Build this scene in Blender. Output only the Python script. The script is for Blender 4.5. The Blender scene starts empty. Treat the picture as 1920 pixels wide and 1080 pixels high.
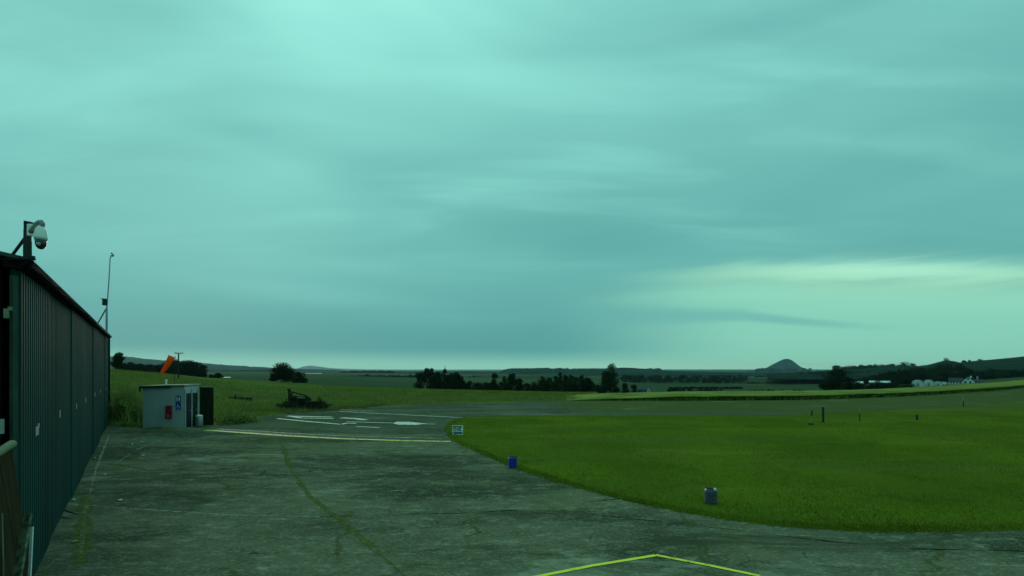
import bpy, bmesh, math, random
import numpy as np
from mathutils import Vector, noise
random.seed(7)
rng = np.random.default_rng(11)
PI = math.pi
S = bpy.context.scene
COL = S.collection

# ------------------------------------------------------------------ camera
CH, F, CX, HY = 3.4, 880.0, 960.0, 692.0
cam_d = bpy.data.cameras.new('camera')
cam = bpy.data.objects.new('camera', cam_d); COL.objects.link(cam)
cam.location = (0, 0, CH); cam.rotation_euler = (PI/2, 0, 0)
cam_d.sensor_width = 36; cam_d.lens = 36*F/1920
cam_d.shift_y = (HY-540)/1920
cam_d.clip_start = 0.1; cam_d.clip_end = 60000
S.camera = cam

def gp(px, py, z=0.0):
    """ground point seen at a photo pixel"""
    d = (CH-z)*F/(py-HY)
    return Vector(((px-CX)*d/F, d, z))
def at(px, py, d):
    return Vector(((px-CX)*d/F, d, CH-(py-HY)*d/F))

# ------------------------------------------------------------------ terrain
ST = [35, 45, 60, 80, 100, 125, 150, 250, 400, 700, 1000, 1500, 2500, 4000, 6000, 9000]
N_ = None
PROF = {
 -200:[770,722,686,676,684,692,694,696,698,697,695,694,692,691,691,691],
 205: [765,728,702,692,693,695,697,699,700,699,697,696,695,694,693,692],
 300: [775,738,713,701,699,700,701,703,704,702,700,698,696,695,693,692],
 385: [777,750,726,713,708,708,709,710,709,706,703,699,696,695,694,693],
 470: [N_,756,736,722,715,713,713,712,710,706,702,699,696,695,694,693],
 540: [N_,N_,740,727,721,718,717,714,710,705,702,699,697,696,694.5,693],
 640: [N_,N_,N_,730,726,725,724,719,712,707,704,700,698,696,695,694],
 780: [N_,N_,N_,733,731,731,731,727,720,712,706,702,699,697,696,694],
 940: [N_,N_,741,736,735,736,737,736,728,716,709,704,699,697,696,694],
 1060:[N_,N_,742.5,738.5,738,739,740,738,730,718,711,706,700,698,696,694],
 1250:[N_,N_,N_,738,739,740,740,737,731,723,717,709,701,699,697,694],
 1400:[N_,N_,N_,737,738,739,739,736,730,722,716,708,701,699,697,694],
 1560:[N_,N_,N_,735,735,736,736,733,729,720,712,704,700,698,696,694],
 1700:[N_,N_,N_,731,729,729,729,727,721,712,705,700,698,697,696,694],
 1800:[N_,N_,N_,N_,724,722.5,722.5,722,716,707,701,699,697,696,695,694],
 1920:[N_,N_,N_,N_,N_,N_,713,711,707,702,700,698,697,696,695,694],
 2300:[N_,N_,N_,N_,N_,N_,N_,705,704,700,698,697,696,695,694,693],
}
PX = np.array(sorted(PROF)); SD = np.array([31.0]+ST)
ZT = np.array([[0.0]+[0.0 if y is None else CH-(y-HY)*d/F for y, d in zip(PROF[p], ST)] for p in PX])
def hz(X, d):
    if d < 31: return 0.0
    px = min(max(CX+F*X/d, PX[0]), PX[-1]-1e-3)
    i = int(np.searchsorted(PX, px, 'right')-1); i = min(i, len(PX)-2)
    t = (px-PX[i])/(PX[i+1]-PX[i])
    dd = min(d, 8999.0)
    j = int(np.searchsorted(SD, dd, 'right')-1); s = (dd-SD[j])/(SD[j+1]-SD[j])
    a = ZT[i, j]*(1-s)+ZT[i, j+1]*s; b = ZT[i+1, j]*(1-s)+ZT[i+1, j+1]*s
    return float(a*(1-t)+b*t)

# ------------------------------------------------------------------ helpers
class MB:
    def __init__(s): s.v = []; s.f = []
    def add(s, vs, fs):
        n = len(s.v); s.v += [tuple(v) for v in vs]; s.f += [tuple(i+n for i in f) for f in fs]
    def box(s, c, size, rz=0.0, ax=None):
        hx, hy, hz_ = [q/2 for q in size]; c = Vector(c)
        if ax is None:
            ax = (Vector((math.cos(rz), math.sin(rz), 0)), Vector((-math.sin(rz), math.cos(rz), 0)), Vector((0, 0, 1)))
        vs = [c+ax[0]*(i*hx)+ax[1]*(j*hy)+ax[2]*(k*hz_) for i in (-1, 1) for j in (-1, 1) for k in (-1, 1)]
        s.add(vs, [(0,1,3,2),(4,6,7,5),(0,4,5,1),(2,3,7,6),(0,2,6,4),(1,5,7,3)])
        return s
    def bar(s, a, b, w, h=None):
        a, b = Vector(a), Vector(b); z = (b-a); L = z.length; z.normalize()
        up = Vector((0, 0, 1)) if abs(z.z) < .95 else Vector((0, 1, 0))
        x = up.cross(z).normalized(); y = z.cross(x)
        return s.box((a+b)/2, (w, h or w, L), ax=(x, y, z))
    def tube(s, a, b, r0, r1=None, n=10, cap=True):
        return s.path([a, b], [r0, r0 if r1 is None else r1], n, cap)
    def path(s, pts, rs, n=10, cap=True):
        pts = [Vector(p) for p in pts]; m = len(pts); vs = []; fs = []
        for i, p in enumerate(pts):
            t = (pts[min(i+1, m-1)]-pts[max(i-1, 0)]).normalized()
            up = Vector((0, 0, 1)) if abs(t.z) < .9 else Vector((0, 1, 0))
            x = up.cross(t).normalized(); y = t.cross(x)
            for k in range(n):
                a = 2*PI*k/n; vs.append(p+(x*math.cos(a)+y*math.sin(a))*rs[i])
        for i in range(m-1):
            for k in range(n):
                k2 = (k+1) % n; fs.append((i*n+k, i*n+k2, (i+1)*n+k2, (i+1)*n+k))
        if cap: fs.append(tuple(range(n-1, -1, -1))); fs.append(tuple(range((m-1)*n, m*n)))
        s.add(vs, fs); return s
    def lathe(s, c, prof, n=20):
        c = Vector(c); vs = []; fs = []; m = len(prof)
        for r, z in prof:
            for k in range(n):
                a = 2*PI*k/n; vs.append(c+Vector((r*math.cos(a), r*math.sin(a), z)))
        for i in range(m-1):
            for k in range(n):
                k2 = (k+1) % n; fs.append((i*n+k, i*n+k2, (i+1)*n+k2, (i+1)*n+k))
        fs.append(tuple(range(n-1, -1, -1))); fs.append(tuple(range((m-1)*n, m*n)))
        s.add(vs, fs); return s
    def build(s, name, mat, parent=None, smooth=False, bevel=0.0):
        me = bpy.data.meshes.new(name); me.from_pydata(s.v, [], s.f); me.update()
        if bevel:
            bm = bmesh.new(); bm.from_mesh(me)
            bmesh.ops.bevel(bm, geom=bm.edges[:], offset=bevel, segments=2, affect='EDGES', profile=.5)
            bm.to_mesh(me); bm.free()
        bm = bmesh.new(); bm.from_mesh(me); bmesh.ops.recalc_face_normals(bm, faces=bm.faces[:]); bm.to_mesh(me); bm.free()
        if smooth:
            for p in me.polygons: p.use_smooth = True
        me.materials.append(mat)
        o = bpy.data.objects.new(name, me); COL.objects.link(o)
        if parent:
            o.parent = parent; o.matrix_parent_inverse.identity()
            L = parent_loc(parent)
            for v in me.vertices: v.co -= L
        return o
def parent_loc(p):
    L = Vector(p.location)
    while p.parent: p = p.parent; L += Vector(p.location)
    return L
def raw(name, v, f, mat, parent=None):
    me = bpy.data.meshes.new(name); me.from_pydata(v, [], f); me.update(); me.materials.append(mat)
    o = bpy.data.objects.new(name, me); COL.objects.link(o)
    if parent:
        L = parent_loc(parent)
        for q in me.vertices: q.co -= L
        o.parent = parent
    return o
def tag(o, label=None, cat=None, group=None, kind=None):
    if label: o['label'] = label
    if cat: o['category'] = cat
    if group: o['group'] = group
    if kind: o['kind'] = kind
    return o
def thing(name, loc, label, cat, group=None):
    o = bpy.data.objects.new(name, None); COL.objects.link(o); o.location = loc; o.empty_display_size = .2
    return tag(o, label, cat, group)

# ------------------------------------------------------------------ materials
def M(name, col, rough=.8, spec=.3, var=.25, scale=3.0, bump=0.0, metal=0.0, stretch=None, col2=None, translucent=0.0, bscale=None):
    m = bpy.data.materials.new(name); m.use_nodes = True; nt = m.node_tree; N = nt.nodes; L = nt.links
    b = N['Principled BSDF']; b.inputs['Roughness'].default_value = rough; b.inputs['Metallic'].default_value = metal
    b.inputs['Specular IOR Level'].default_value = spec
    tc = N.new('ShaderNodeTexCoord'); src = tc.outputs['Object']
    if stretch:
        mp = N.new('ShaderNodeMapping'); mp.inputs['Scale'].default_value = stretch
        L.new(src, mp.inputs['Vector']); src = mp.outputs['Vector']
    n = N.new('ShaderNodeTexNoise'); n.inputs['Scale'].default_value = scale; n.inputs['Detail'].default_value = 5
    L.new(src, n.inputs['Vector'])
    r = N.new('ShaderNodeValToRGB'); c2 = col2 or tuple(c*(1+var) for c in col)
    r.color_ramp.elements[0].position = .3; r.color_ramp.elements[1].position = .7
    r.color_ramp.elements[0].color = (*[c*(1-var) for c in col], 1); r.color_ramp.elements[1].color = (*c2, 1)
    L.new(n.outputs['Fac'], r.inputs['Fac']); L.new(r.outputs['Color'], b.inputs['Base Color'])
    if bump:
        n2 = N.new('ShaderNodeTexNoise'); n2.inputs['Scale'].default_value = bscale or scale*4; n2.inputs['Detail'].default_value = 4
        L.new(src, n2.inputs['Vector'])
        bp = N.new('ShaderNodeBump'); bp.inputs['Strength'].default_value = bump; bp.inputs['Distance'].default_value = .05
        L.new(n2.outputs['Fac'], bp.inputs['Height']); L.new(bp.outputs['Normal'], b.inputs['Normal'])
    if translucent:
        t = N.new('ShaderNodeBsdfTranslucent'); L.new(r.outputs['Color'], t.inputs['Color'])
        mx = N.new('ShaderNodeMixShader'); mx.inputs['Fac'].default_value = translucent
        L.new(b.outputs['BSDF'], mx.inputs[1]); L.new(t.outputs['BSDF'], mx.inputs[2])
        L.new(mx.outputs['Shader'], N['Material Output'].inputs['Surface'])
    return m
class NT:
    """little node-tree writer"""
    def __init__(s, nt): s.N = nt.nodes; s.L = nt.links
    def val(s, sock, v):
        if hasattr(v, 'is_output') or isinstance(v, bpy.types.NodeSocket): s.L.new(v, sock)
        else: sock.default_value = v
    def math(s, op, a, b=0.0, c=None, clamp=False):
        n = s.N.new('ShaderNodeMath'); n.operation = op; n.use_clamp = clamp
        s.val(n.inputs[0], a); s.val(n.inputs[1], b)
        if c is not None: s.val(n.inputs[2], c)
        return n.outputs[0]
    def sm(s, x, lo, hi, a=0.0, b=1.0):
        n = s.N.new('ShaderNodeMapRange'); n.interpolation_type = 'SMOOTHSTEP'
        s.val(n.inputs['Value'], x); n.inputs['From Min'].default_value = lo; n.inputs['From Max'].default_value = hi
        n.inputs['To Min'].default_value = a; n.inputs['To Max'].default_value = b
        return n.outputs['Result']
    def mix(s, f, a, b, mode='MIX'):
        n = s.N.new('ShaderNodeMix'); n.data_type = 'RGBA'; n.blend_type = mode
        s.val(n.inputs[0], f); s.val(n.inputs[6], (*a, 1) if isinstance(a, tuple) else a); s.val(n.inputs[7], (*b, 1) if isinstance(b, tuple) else b)
        return n.outputs[2]
    def noise(s, vec, scale, detail=4, rough=.55, dist=0.0):
        n = s.N.new('ShaderNodeTexNoise'); n.inputs['Scale'].default_value = scale; n.inputs['Detail'].default_value = detail
        n.inputs['Roughness'].default_value = rough; n.inputs['Distortion'].default_value = dist
        s.L.new(vec, n.inputs['Vector']); return n.outputs['Fac']
    def mapping(s, vec, scale=(1,1,1), rot=(0,0,0), loc=(0,0,0)):
        n = s.N.new('ShaderNodeMapping'); n.inputs['Scale'].default_value = scale; n.inputs['Rotation'].default_value = rot; n.inputs['Location'].default_value = loc
        s.L.new(vec, n.inputs['Vector']); return n.outputs['Vector']
    def sep(s, vec):
        n = s.N.new('ShaderNodeSeparateXYZ'); s.L.new(vec, n.inputs[0]); return n.outputs
    def comb(s, x, y, z=0.0):
        n = s.N.new('ShaderNodeCombineXYZ'); s.val(n.inputs[0], x); s.val(n.inputs[1], y); s.val(n.inputs[2], z); return n.outputs[0]
    def bump(s, h, strength, dist=.05):
        n = s.N.new('ShaderNodeBump'); n.inputs['Strength'].default_value = strength; n.inputs['Distance'].default_value = dist
        s.L.new(h, n.inputs['Height']); return n.outputs['Normal']
def newmat(name):
    m = bpy.data.materials.new(name); m.use_nodes = True
    return m, NT(m.node_tree), m.node_tree.nodes['Principled BSDF']

# ground material: mown / rough grass near, field patches in the valley
def ground_mat():
    m, n, b = newmat('grassland')
    g = n.N.new('ShaderNodeNewGeometry'); P = g.outputs['Position']; x, y, z = n.sep(P)
    n1 = n.noise(P, .18, 5); n2 = n.noise(P, 2.2, 4); n3 = n.noise(n.mapping(P, (.05, .35, 1)), 1.0, 4)
    near = n.mix(n.sm(n1, .35, .65), (.082, .118, .010), (.122, .158, .013))
    near = n.mix(n.sm(n3, .45, .75, 0, .55), near, (.12, .125, .035))
    near = n.mix(n.sm(n2, .4, .8, 0, .45), near, (.075, .105, .016))
    meadow = n.mix(n.sm(n3, .3, .65), (.135, .15, .034), (.095, .120, .026))
    meadow = n.mix(n.sm(n.noise(n.mapping(P, (.03, .12, 1)), 1.0, 3), .5, .7, 0, .6), meadow, (.10, .105, .055))
    near = n.mix(n.sm(n.noise(n.mapping(P, (.10, .35, 1), (0, 0, .2)), 1.0, 6, .65), .52, .70, 0, .55), near, (.19, .195, .026))
    near = n.mix(n.sm(n.noise(P, .45, 5, .6), .56, .70, 0, .6), near, (.05, .085, .012))
    near = n.mix(n.sm(x, -14, -6, 1, 0), near, meadow)
    near = n.mix(n.sm(y, 34, 42), near, meadow)
    # valley fields
    v = n.N.new('ShaderNodeTexVoronoi'); v.inputs['Scale'].default_value = 1.0
    fm = n.mapping(P, (.0045, .0028, 0), (0, 0, .35))
    n.L.new(fm, v.inputs['Vector'])
    h = n.sep(v.outputs['Color'])
    far = n.mix(h[0], (.045, .072, .038), (.085, .105, .05))
    far = n.mix(n.sm(h[1], .6, .75, 0, .7), far, (.13, .12, .075))
    far = n.mix(n.sm(h[2], .6, .62, 0, .6), far, (.028, .06, .02))
    col = n.mix(n.sm(y, 110, 170), near, far)
    n.L.new(col, b.inputs['Base Color']); b.inputs['Roughness'].default_value = 1; b.inputs['Specular IOR Level'].default_value = 0.0
    n.L.new(n.bump(n.noise(P, 9, 4), .5, .06), b.inputs['Normal'])
    return m
def paving_mat(name, base, moss, dark, light, green_x=None):
    m, n, b = newmat(name)
    g = n.N.new('ShaderNodeNewGeometry'); P = g.outputs['Position']; x, y, z = n.sep(P)
    st = n.mapping(P, (.45, 1.1, 1), (0, 0, .25))
    a1 = n.noise(st, .30, 6, .62, .4); a2 = n.noise(n.mapping(P, (.8, 1.7, 1), (0, 0, .1)), 2.2, 8, .78, .3); a3 = n.noise(P, 26, 3, .7); a4 = n.noise(P, .12, 4)
    c = n.mix(n.sm(a1, .40, .58), tuple(q*.9 for q in dark), base)
    c = n.mix(n.sm(a2, .50, .72, 0, .8), c, light)
    c = n.mix(n.sm(a2, .30, .47, .85, 0), c, dark)
    c = n.mix(n.sm(a4, .5, .72, 0, .55), c, moss)
    c = n.mix(n.sm(a3, .55, .75, 0, .35), c, light)
    sp = n.noise(n.mapping(P, (1.2, 3.2, 1)), 7, 3, .6)
    c = n.mix(n.sm(sp, .66, .74, 0, .7), c, light)
    if green_x: c = n.mix(n.math('MULTIPLY', n.sm(n.math('ADD', x, n.math('MULTIPLY', a1, 8.0)), green_x[0]+4, green_x[1]+4), n.sm(y, 34, 38, 0, .85)), c, n.mix(n.sm(a1, .35, .65), moss, tuple(q*.85 for q in moss)))
    for sc_, wd, cc_, am in ((.42, .006, tuple(q*.45 for q in dark), .7), (.19, .013, tuple(q*.7 for q in moss), .8)):
        vo = n.N.new('ShaderNodeTexVoronoi'); vo.feature = 'DISTANCE_TO_EDGE'; vo.inputs['Scale'].default_value = sc_
        nz = n.N.new('ShaderNodeTexNoise'); nz.inputs['Scale'].default_value = 1.3; nz.inputs['Detail'].default_value = 5; n.L.new(P, nz.inputs['Vector'])
        ad = n.N.new('ShaderNodeVectorMath'); ad.operation = 'MULTIPLY_ADD'; n.L.new(nz.outputs['Color'], ad.inputs[0]); ad.inputs[1].default_value = (.9, .9, 0); n.L.new(P, ad.inputs[2])
        n.L.new(n.mapping(ad.outputs[0], (1, 1, 0)), vo.inputs['Vector'])
        k = n.math('MULTIPLY', n.sm(vo.outputs['Distance'], wd*.4, wd, am, 0), n.sm(n.noise(P, .5+sc_, 3), .46, .58))
        c = n.mix(k, c, cc_)
    gr = n.noise(n.mapping(P, (1, 1.6, 1)), 11, 6, .8); c = n.mix(n.sm(gr, .53, .66, 0, .65), c, light); c = n.mix(n.sm(gr, .36, .46, .65, 0), c, dark)
    sk = n.noise(n.mapping(P, (.35, .8, 1), (0, 0, -.3)), .55, 7, .7, .8)
    c = n.mix(n.sm(sk, .56, .68, 0, .6), c, light); c = n.mix(n.sm(sk, .32, .44, .8, 0), c, dark)
    n.L.new(c, b.inputs['Base Color']); b.inputs['Roughness'].default_value = 1; b.inputs['Specular IOR Level'].default_value = .0
    n.L.new(n.bump(n.math('ADD', a2, n.math('MULTIPLY', a3, .5)), .45, .03), b.inputs['Normal'])
    return m
def paint_mat(name, col, wear=.5, under=(.05, .055, .05)):
    m, n, b = newmat(name)
    P = n.N.new('ShaderNodeNewGeometry').outputs['Position']
    w = n.noise(P, 5, 6, .7); w2 = n.noise(P, 40, 3, .6)
    c = n.mix(n.sm(n.math('ADD', w, n.math('MULTIPLY', w2, .3)), wear+.15, wear+.32, 0, .85), col, under)
    n.L.new(c, b.inputs['Base Color']); b.inputs['Roughness'].default_value = .7; b.inputs['Specular IOR Level'].default_value = .2
    return m

MAT = {}
MAT['ground'] = ground_mat()
MAT['apron'] = paving_mat('old_concrete', (.152, .150, .092), (.122, .126, .042), (.060, .066, .040), (.38, .37, .26))
MAT['taxi'] = paving_mat('old_tarmac', (.118, .124, .080), (.104, .118, .028), (.078, .086, .055), (.24, .235, .17), (2.0, 8.0))
MAT['runway'] = paving_mat('mossy_runway', (.088, .10, .042), (.092, .105, .036), (.070, .086, .030), (.115, .115, .055), (2.0, 8.0))
MAT['yellow'] = paint_mat('yellow_paint', (.95, .82, .07), .55)
MAT['oldyellow'] = paint_mat('worn_yellow_paint', (.78, .72, .14), .46)
MAT['white'] = paint_mat('worn_white_paint', (.78, .76, .62), .47)
MAT['whiteworn'] = paint_mat('flaked_white_paint', (.72, .70, .56), .36)
MAT['black'] = M('black_band', (.02, .02, .02))
def patchy(name, col, lo, hi, sc):
    m, n, b = newmat(name); P = n.N.new('ShaderNodeNewGeometry').outputs['Position']
    c = n.mix(n.noise(P, 6, 4), tuple(q*.6 for q in col), tuple(q*1.4 for q in col)); n.L.new(c, b.inputs['Base Color'])
    b.inputs['Roughness'].default_value = 1; b.inputs['Specular IOR Level'].default_value = 0
    n.L.new(n.sm(n.noise(P, sc, 7, .75), lo, hi), b.inputs['Alpha']); return m
MAT['moss'] = patchy('moss', (.135, .145, .042), .40, .58, 5)
MAT['damp'] = patchy('damp_stain', (.030, .042, .026), .40, .62, 1.4)
MAT['joint_pale'] = patchy('pale_sealant', (.27, .28, .20), .36, .52, 4)
MAT['joint_dark'] = patchy('dark_crack', (.018, .025, .014), .36, .54, 4)
MAT['slot'] = M('dark_slot', (.018, .025, .014), 1, 0, .3)
MAT['cladding'] = M('green_cladding', (.012, .058, .054), .7, .05, .22, .5, stretch=(1, 1, .35))
MAT['darksteel'] = M('dark_steel', (.012, .014, .016), .6, .3)
MAT['trim'] = M('roof_trim', (.004, .006, .009), .8, .1)
MAT['flash'] = M('pale_flashing', (.022, .045, .038), .6, .3)
MAT['roofsheet'] = M('roof_sheet', (.05, .06, .06), .7, .2)
MAT['whiteplastic'] = M('white_plastic', (.78, .78, .76), .4, .5, .06)
MAT['greyplastic'] = M('grey_plastic', (.30, .31, .31), .5, .4, .1)
MAT['smoked'] = M('smoked_dome', (.012, .013, .014), .08, .6, .1)
MAT['galv'] = M('galvanised', (.30, .31, .31), .45, .5, .15, 8, metal=.6)
MAT['shed'] = M('shed_render', (.42, .445, .45), .9, .1, .08, 1.5, bump=.1, bscale=30)
MAT['shedtrim'] = M('pale_trim', (.33, .37, .27), .8, .2, .12)
MAT['door'] = M('blue_black_door', (.010, .015, .035), .6, .3)
MAT['red'] = M('red_box', (.35, .018, .03), .5, .4, .15)
MAT['blue_sign'] = M('blue_sign', (.015, .035, .30), .5, .3, .05)
MAT['sign_white'] = M('sign_white', (.80, .80, .76), .5, .3, .06)
MAT['sign_black'] = M('sign_black', (.015, .018, .016), .6, .2, .1)
MAT['orange'] = M('windsock_orange', (1.0, .15, .012), .8, .1, .0, 4, translucent=.45)
MAT['orange'].node_tree.nodes['Color Ramp'].color_ramp.elements[0].color = (.98, .12, .01, 1)
MAT['canblue'] = M('blue_can', (.010, .030, .33), .45, .4, .12)
MAT['cangrey'] = M('grey_can', (.065, .075, .10), .5, .4, .2, 6)
MAT['bark'] = M('bark', (.05, .045, .035), 1, 0, .3)
MAT['post'] = M('post_timber', (.035, .04, .03), 1, .05, .3)
MAT['darkwood'] = M('dark_wood', (.014, .020, .013), 1, .05, .5, 3, stretch=(6, 6, .4))
MAT['palepost'] = M('pale_post', (.22, .24, .18), .9, .1, .3)
MAT['timber'] = M('brown_timber', (.048, .030, .013), .9, .1, .4, 2, stretch=(6, 6, .5))
MAT['rail'] = M('pale_rail', (.15, .19, .11), .85, .1, .25, 5)
MAT['plank'] = M('weathered_plank', (.10, .12, .075), .95, .05, .75, 14)
MAT['rust'] = M('rusty_steel', (.022, .022, .016), .9, .1, .4, 5)
MAT['tyre'] = M('tyre', (.012, .012, .012), .9, .1)
MAT['slab'] = M('far_wall', (.10, .11, .105), .9, .1)
MAT['whitewall'] = M('white_wall', (.78, .78, .74), .8, .1, .08, .5)
MAT['greywall'] = M('grey_wall', (.32, .33, .30), .9, .1, .1)
MAT['slate'] = M('slate_roof', (.05, .055, .055), .8, .2, .2, 1)
MAT['poly'] = M('polytunnel_sheet', (.72, .74, .72), .4, .4, .1, .6, translucent=.2)
MAT['glass'] = M('dark_glass', (.02, .025, .03), .1, .6)
MAT['stone'] = M('stone', (.34, .35, .28), .9, .1, .3)
MAT['scrap'] = M('scrap', (.70, .70, .62), .7, .2, .15)
MAT['leafy'] = M('yellow_leaf', (.45, .42, .03), .8, .1, .2)
def leaf(name, c, v=.5, sc=.8): return M(name, c, .9, .08, v, sc, translucent=.12)
MAT['leaf1'] = leaf('leaf_dark', (.012, .028, .011))
MAT['leaf2'] = leaf('leaf_mid', (.022, .044, .014))
MAT['leaf3'] = leaf('leaf_olive', (.038, .055, .016))
MAT['leaffar'] = leaf('leaf_far', (.014, .030, .018), .5, .05)
MAT['weed'] = leaf('weed_leaf', (.20, .235, .06), .55, .9)
MAT['scrubleaf'] = leaf('scrub_leaf', (.055, .055, .020), .5, 1)
MAT['blade'] = leaf('grass_blade', (.138, .178, .015), .3, .3)
MAT['meadowgrass'] = leaf('meadow_blade', (.17, .18, .038), .4, .5)
MAT['crop'] = leaf('crop_blade', (.21, .225, .032), .4, .25)
MAT['cropside'] = M('crop_side_shade', (.020, .026, .006), 1, 0, .5, 1.0)  # front face of the crop: shade among its stems painted in as dark colour
MAT['hill'] = M('hill_grass', (.020, .044, .032), 1, 0, .45, .006)
MAT['law'] = M('hill_rough', (.018, .042, .034), 1, 0, .35, .008)
MAT['wooded'] = M('hill_wood', (.016, .032, .022), 1, 0, .6, .02)
MAT['sea'] = M('sea_water', (.05, .09, .10), .25, .4, .05, .001)

# ------------------------------------------------------------------ setting: terrain
def build_ground():
    us = [-4, -3, -2.2, -1.7]+list(np.linspace(-1.4, 1.4, 181))+[1.7, 2.2, 3, 4]
    ds = list(np.linspace(-30, 24, 10))+list(np.linspace(30, 130, 61))+list(np.geomspace(136, 9000, 60))
    v = []; f = []
    for d in ds:
        w = math.sqrt(d*d+100) if d < 30 else d*(1+50/(d*d))
        for u in us:
            X = u*w; z = hz(X, d)
            if d > 62: z += .0022*(d-62 if d < 200 else 138)*noise.noise((X*.02, d*.02, 0))
            v.append((X, d, z))
    nu = len(us)
    for j in range(len(ds)-1):
        for i in range(nu-1):
            f.append((j*nu+i, j*nu+i+1, (j+1)*nu+i+1, (j+1)*nu+i))
    o = raw('ground', v, f, MAT['ground'])
    for p in o.data.polygons: p.use_smooth = True
    tag(o, kind='structure')
build_ground()

def sheet(name, pts, z, mat, jit=0.0, step=.6, kind='structure', parent=None):
    """flat laid sheet from world XY outline"""
    out = []
    n = len(pts)
    for i in range(n):
        a = Vector((pts[i][0], pts[i][1])); b = Vector((pts[(i+1) % n][0], pts[(i+1) % n][1]))
        k = max(1, min(80, int((b-a).length/step))) if jit else 1
        nn = Vector((-(b-a).y, (b-a).x)).normalized() if (b-a).length > 0 else Vector((0, 0))
        for q in range(k):
            p = a.lerp(b, q/k)
            if jit: p = p+nn*jit*(noise.noise((p.x*.9, p.y*.9, z*50))+.5*noise.noise((p.x*3.1, p.y*3.1, 2)))
            out.append((p.x, p.y, z))
    bm = bmesh.new(); vs = [bm.verts.new(p) for p in out]
    es = [bm.edges.new((vs[i], vs[(i+1) % len(vs)])) for i in range(len(vs))]
    bmesh.ops.triangle_fill(bm, edges=es, use_beauty=True)
    for fc in bm.faces:
        if fc.normal.z < 0: fc.normal_flip()
    me = bpy.data.meshes.new(name); bm.to_mesh(me); bm.free(); me.materials.append(mat)
    o = bpy.data.objects.new(name, me); COL.objects.link(o)
    if kind: tag(o, kind=kind)
    return o
def gpx(l): return [tuple(gp(x, y))[:2] for x, y in l]
EDGE = [(868,783),(845,791),(834,801),(838,815),(850,827),(872,838),(900,851),(930,864),(960,877),(1000,891),(1050,906),(1120,926),(1200,946),(1280,961),(1350,973),(1430,984),(1500,991),(1600,996.5),(1700,998.5),(1800,998),(1920,995),(2100,990),(2400,978)]
APRON = gpx([(385,803),(460,807),(600,812),(837,815)]+EDGE[4:])+[(22, 5), (22, -25), (-16, -25), (-3, 1.2), (-7.1, 6.3), (-25.2, 28.9), (-21.2, 28.0)]
sheet('apron', APRON, .008, MAT['apron'], .07)
NEAR = [(868,783),(900,781),(1000,779.5),(1200,779.5),(1400,779),(1500,777),(1600,773),(1700,768),(1800,762),(1920,751),(2150,735)]
FARE = [(2150,716),(1920,727.5),(1860,733),(1800,737),(1700,743),(1600,747),(1500,750),(1300,751.5),(1060,751.5)]
sheet('runway', gpx([(1060,780)]+NEAR[3:]+FARE), .010, MAT['taxi'], .25)
sheet('taxiway', gpx([(385,803),(430,793),(470,785),(520,778),(580,773),(640,768),(720,761.5),(800,757),(930,753.5),(1064,751),(1068,780),(1000,779.5),(900,781)]+EDGE[:4]+[(837,816),(600,813),(460,808)]), .006, MAT['taxi'], .12)
MAT['strip'] = paving_mat('pale_concrete', (.15, .158, .105), (.11, .12, .045), (.075, .085, .055), (.32, .32, .24))
sheet('apron_strip', [(-6.75, 6.1), (-5.95, 6.7), (-13.6, 16.2), (-23.6, 28.5), (-24.9, 28.9), (-16, 17.6)], .011, MAT['strip'], .10)
# paler concrete strip along the hangar doors
def poly_line(pts, w):
    pts = [Vector(p) for p in pts]; L = []; R = []
    for i, p in enumerate(pts):
        t = (pts[min(i+1, len(pts)-1)]-pts[max(i-1, 0)]).normalized(); nn = Vector((-t.y, t.x))
        ww = w[i] if isinstance(w, list) else w
        L.append(p+nn*ww/2); R.append(p-nn*ww/2)
    return [tuple(q) for q in L+R[::-1]]
def gl(l): return [Vector(gp(x, y)[:2]) for x, y in l]
def mark(name, pxs, w, mat, z=.014, jit=0.0, step=.3):
    return sheet(name, poly_line(gl(pxs), w), z, mat, jit, step)
def resample(l, k):
    out = []
    for (x0, y0), (x1, y1) in zip(l[:-1], l[1:]):
        for q in range(k): out.append((x0+(x1-x0)*q/k, y0+(y1-y0)*q/k))
    return out+[l[-1]]
# painted lines
mark('painted_line', [(385,806.5),(450,811.5),(545,818),(640,823),(745,826.3),(845,828.3)], .30, MAT['oldyellow'], .016)
mark('painted_line', [(386,804.5),(450,809.3),(545,815.6),(640,820.6),(745,824),(843,826)], .50, MAT['black'], .012)
mark('painted_line', [(408,804.6),(450,807),(545,812.8),(640,817.5),(745,821.2),(832,822.6)], .15, MAT['whiteworn'], .018)
yl = [(985,1087),(1110,1062),(1230,1042.5)]; yr = [(1230,1042.5),(1330,1062),(1440,1085)]
mark('painted_line', yl, .085, MAT['yellow'], .016); mark('painted_line', yr, .085, MAT['yellow'], .020)
for pl, w in [([(520,785),(572,790),(640,796)],.20), ([(640,796),(650,793.6),(668,794)],.25), ([(538,780.3),(565,781),(622,782.3)],.35),
              ([(545,781),(565,784),(626,785.2)],.22), ([(640,783.6),(664,785),(686,787.6)],.38), ([(650,791),(740,793.5),(815,795.5)],.16),
              ([(668,800),(690,801),(712,802)],.16), ([(636,771.3),(700,775),(780,779),(868,783.3)],.14), ([(428,788.6),(462,789.4)],.2), ([(424,791.4),(452,791.6)],.14),
              ([(640,768),(700,771)],.1)]:
    mark('painted_line', pl, w*1.2, MAT['white'], .013)
sheet('painted_line', gpx([(737,794),(745,791.2),(768,791.5),(800,794.6),(780,797.3),(745,796.6)]), .018, MAT['white'], .03)
MAT['earth'] = patchy('bare_earth', (.085, .062, .035), .40, .62, .9)
sheet('earth_patch', gpx([(520,771),(540,768.5),(600,764),(660,760.5),(720,757),(730,759),(690,765),(640,769.5),(590,773),(540,777)]), .022, MAT['earth'], .2)
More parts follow.
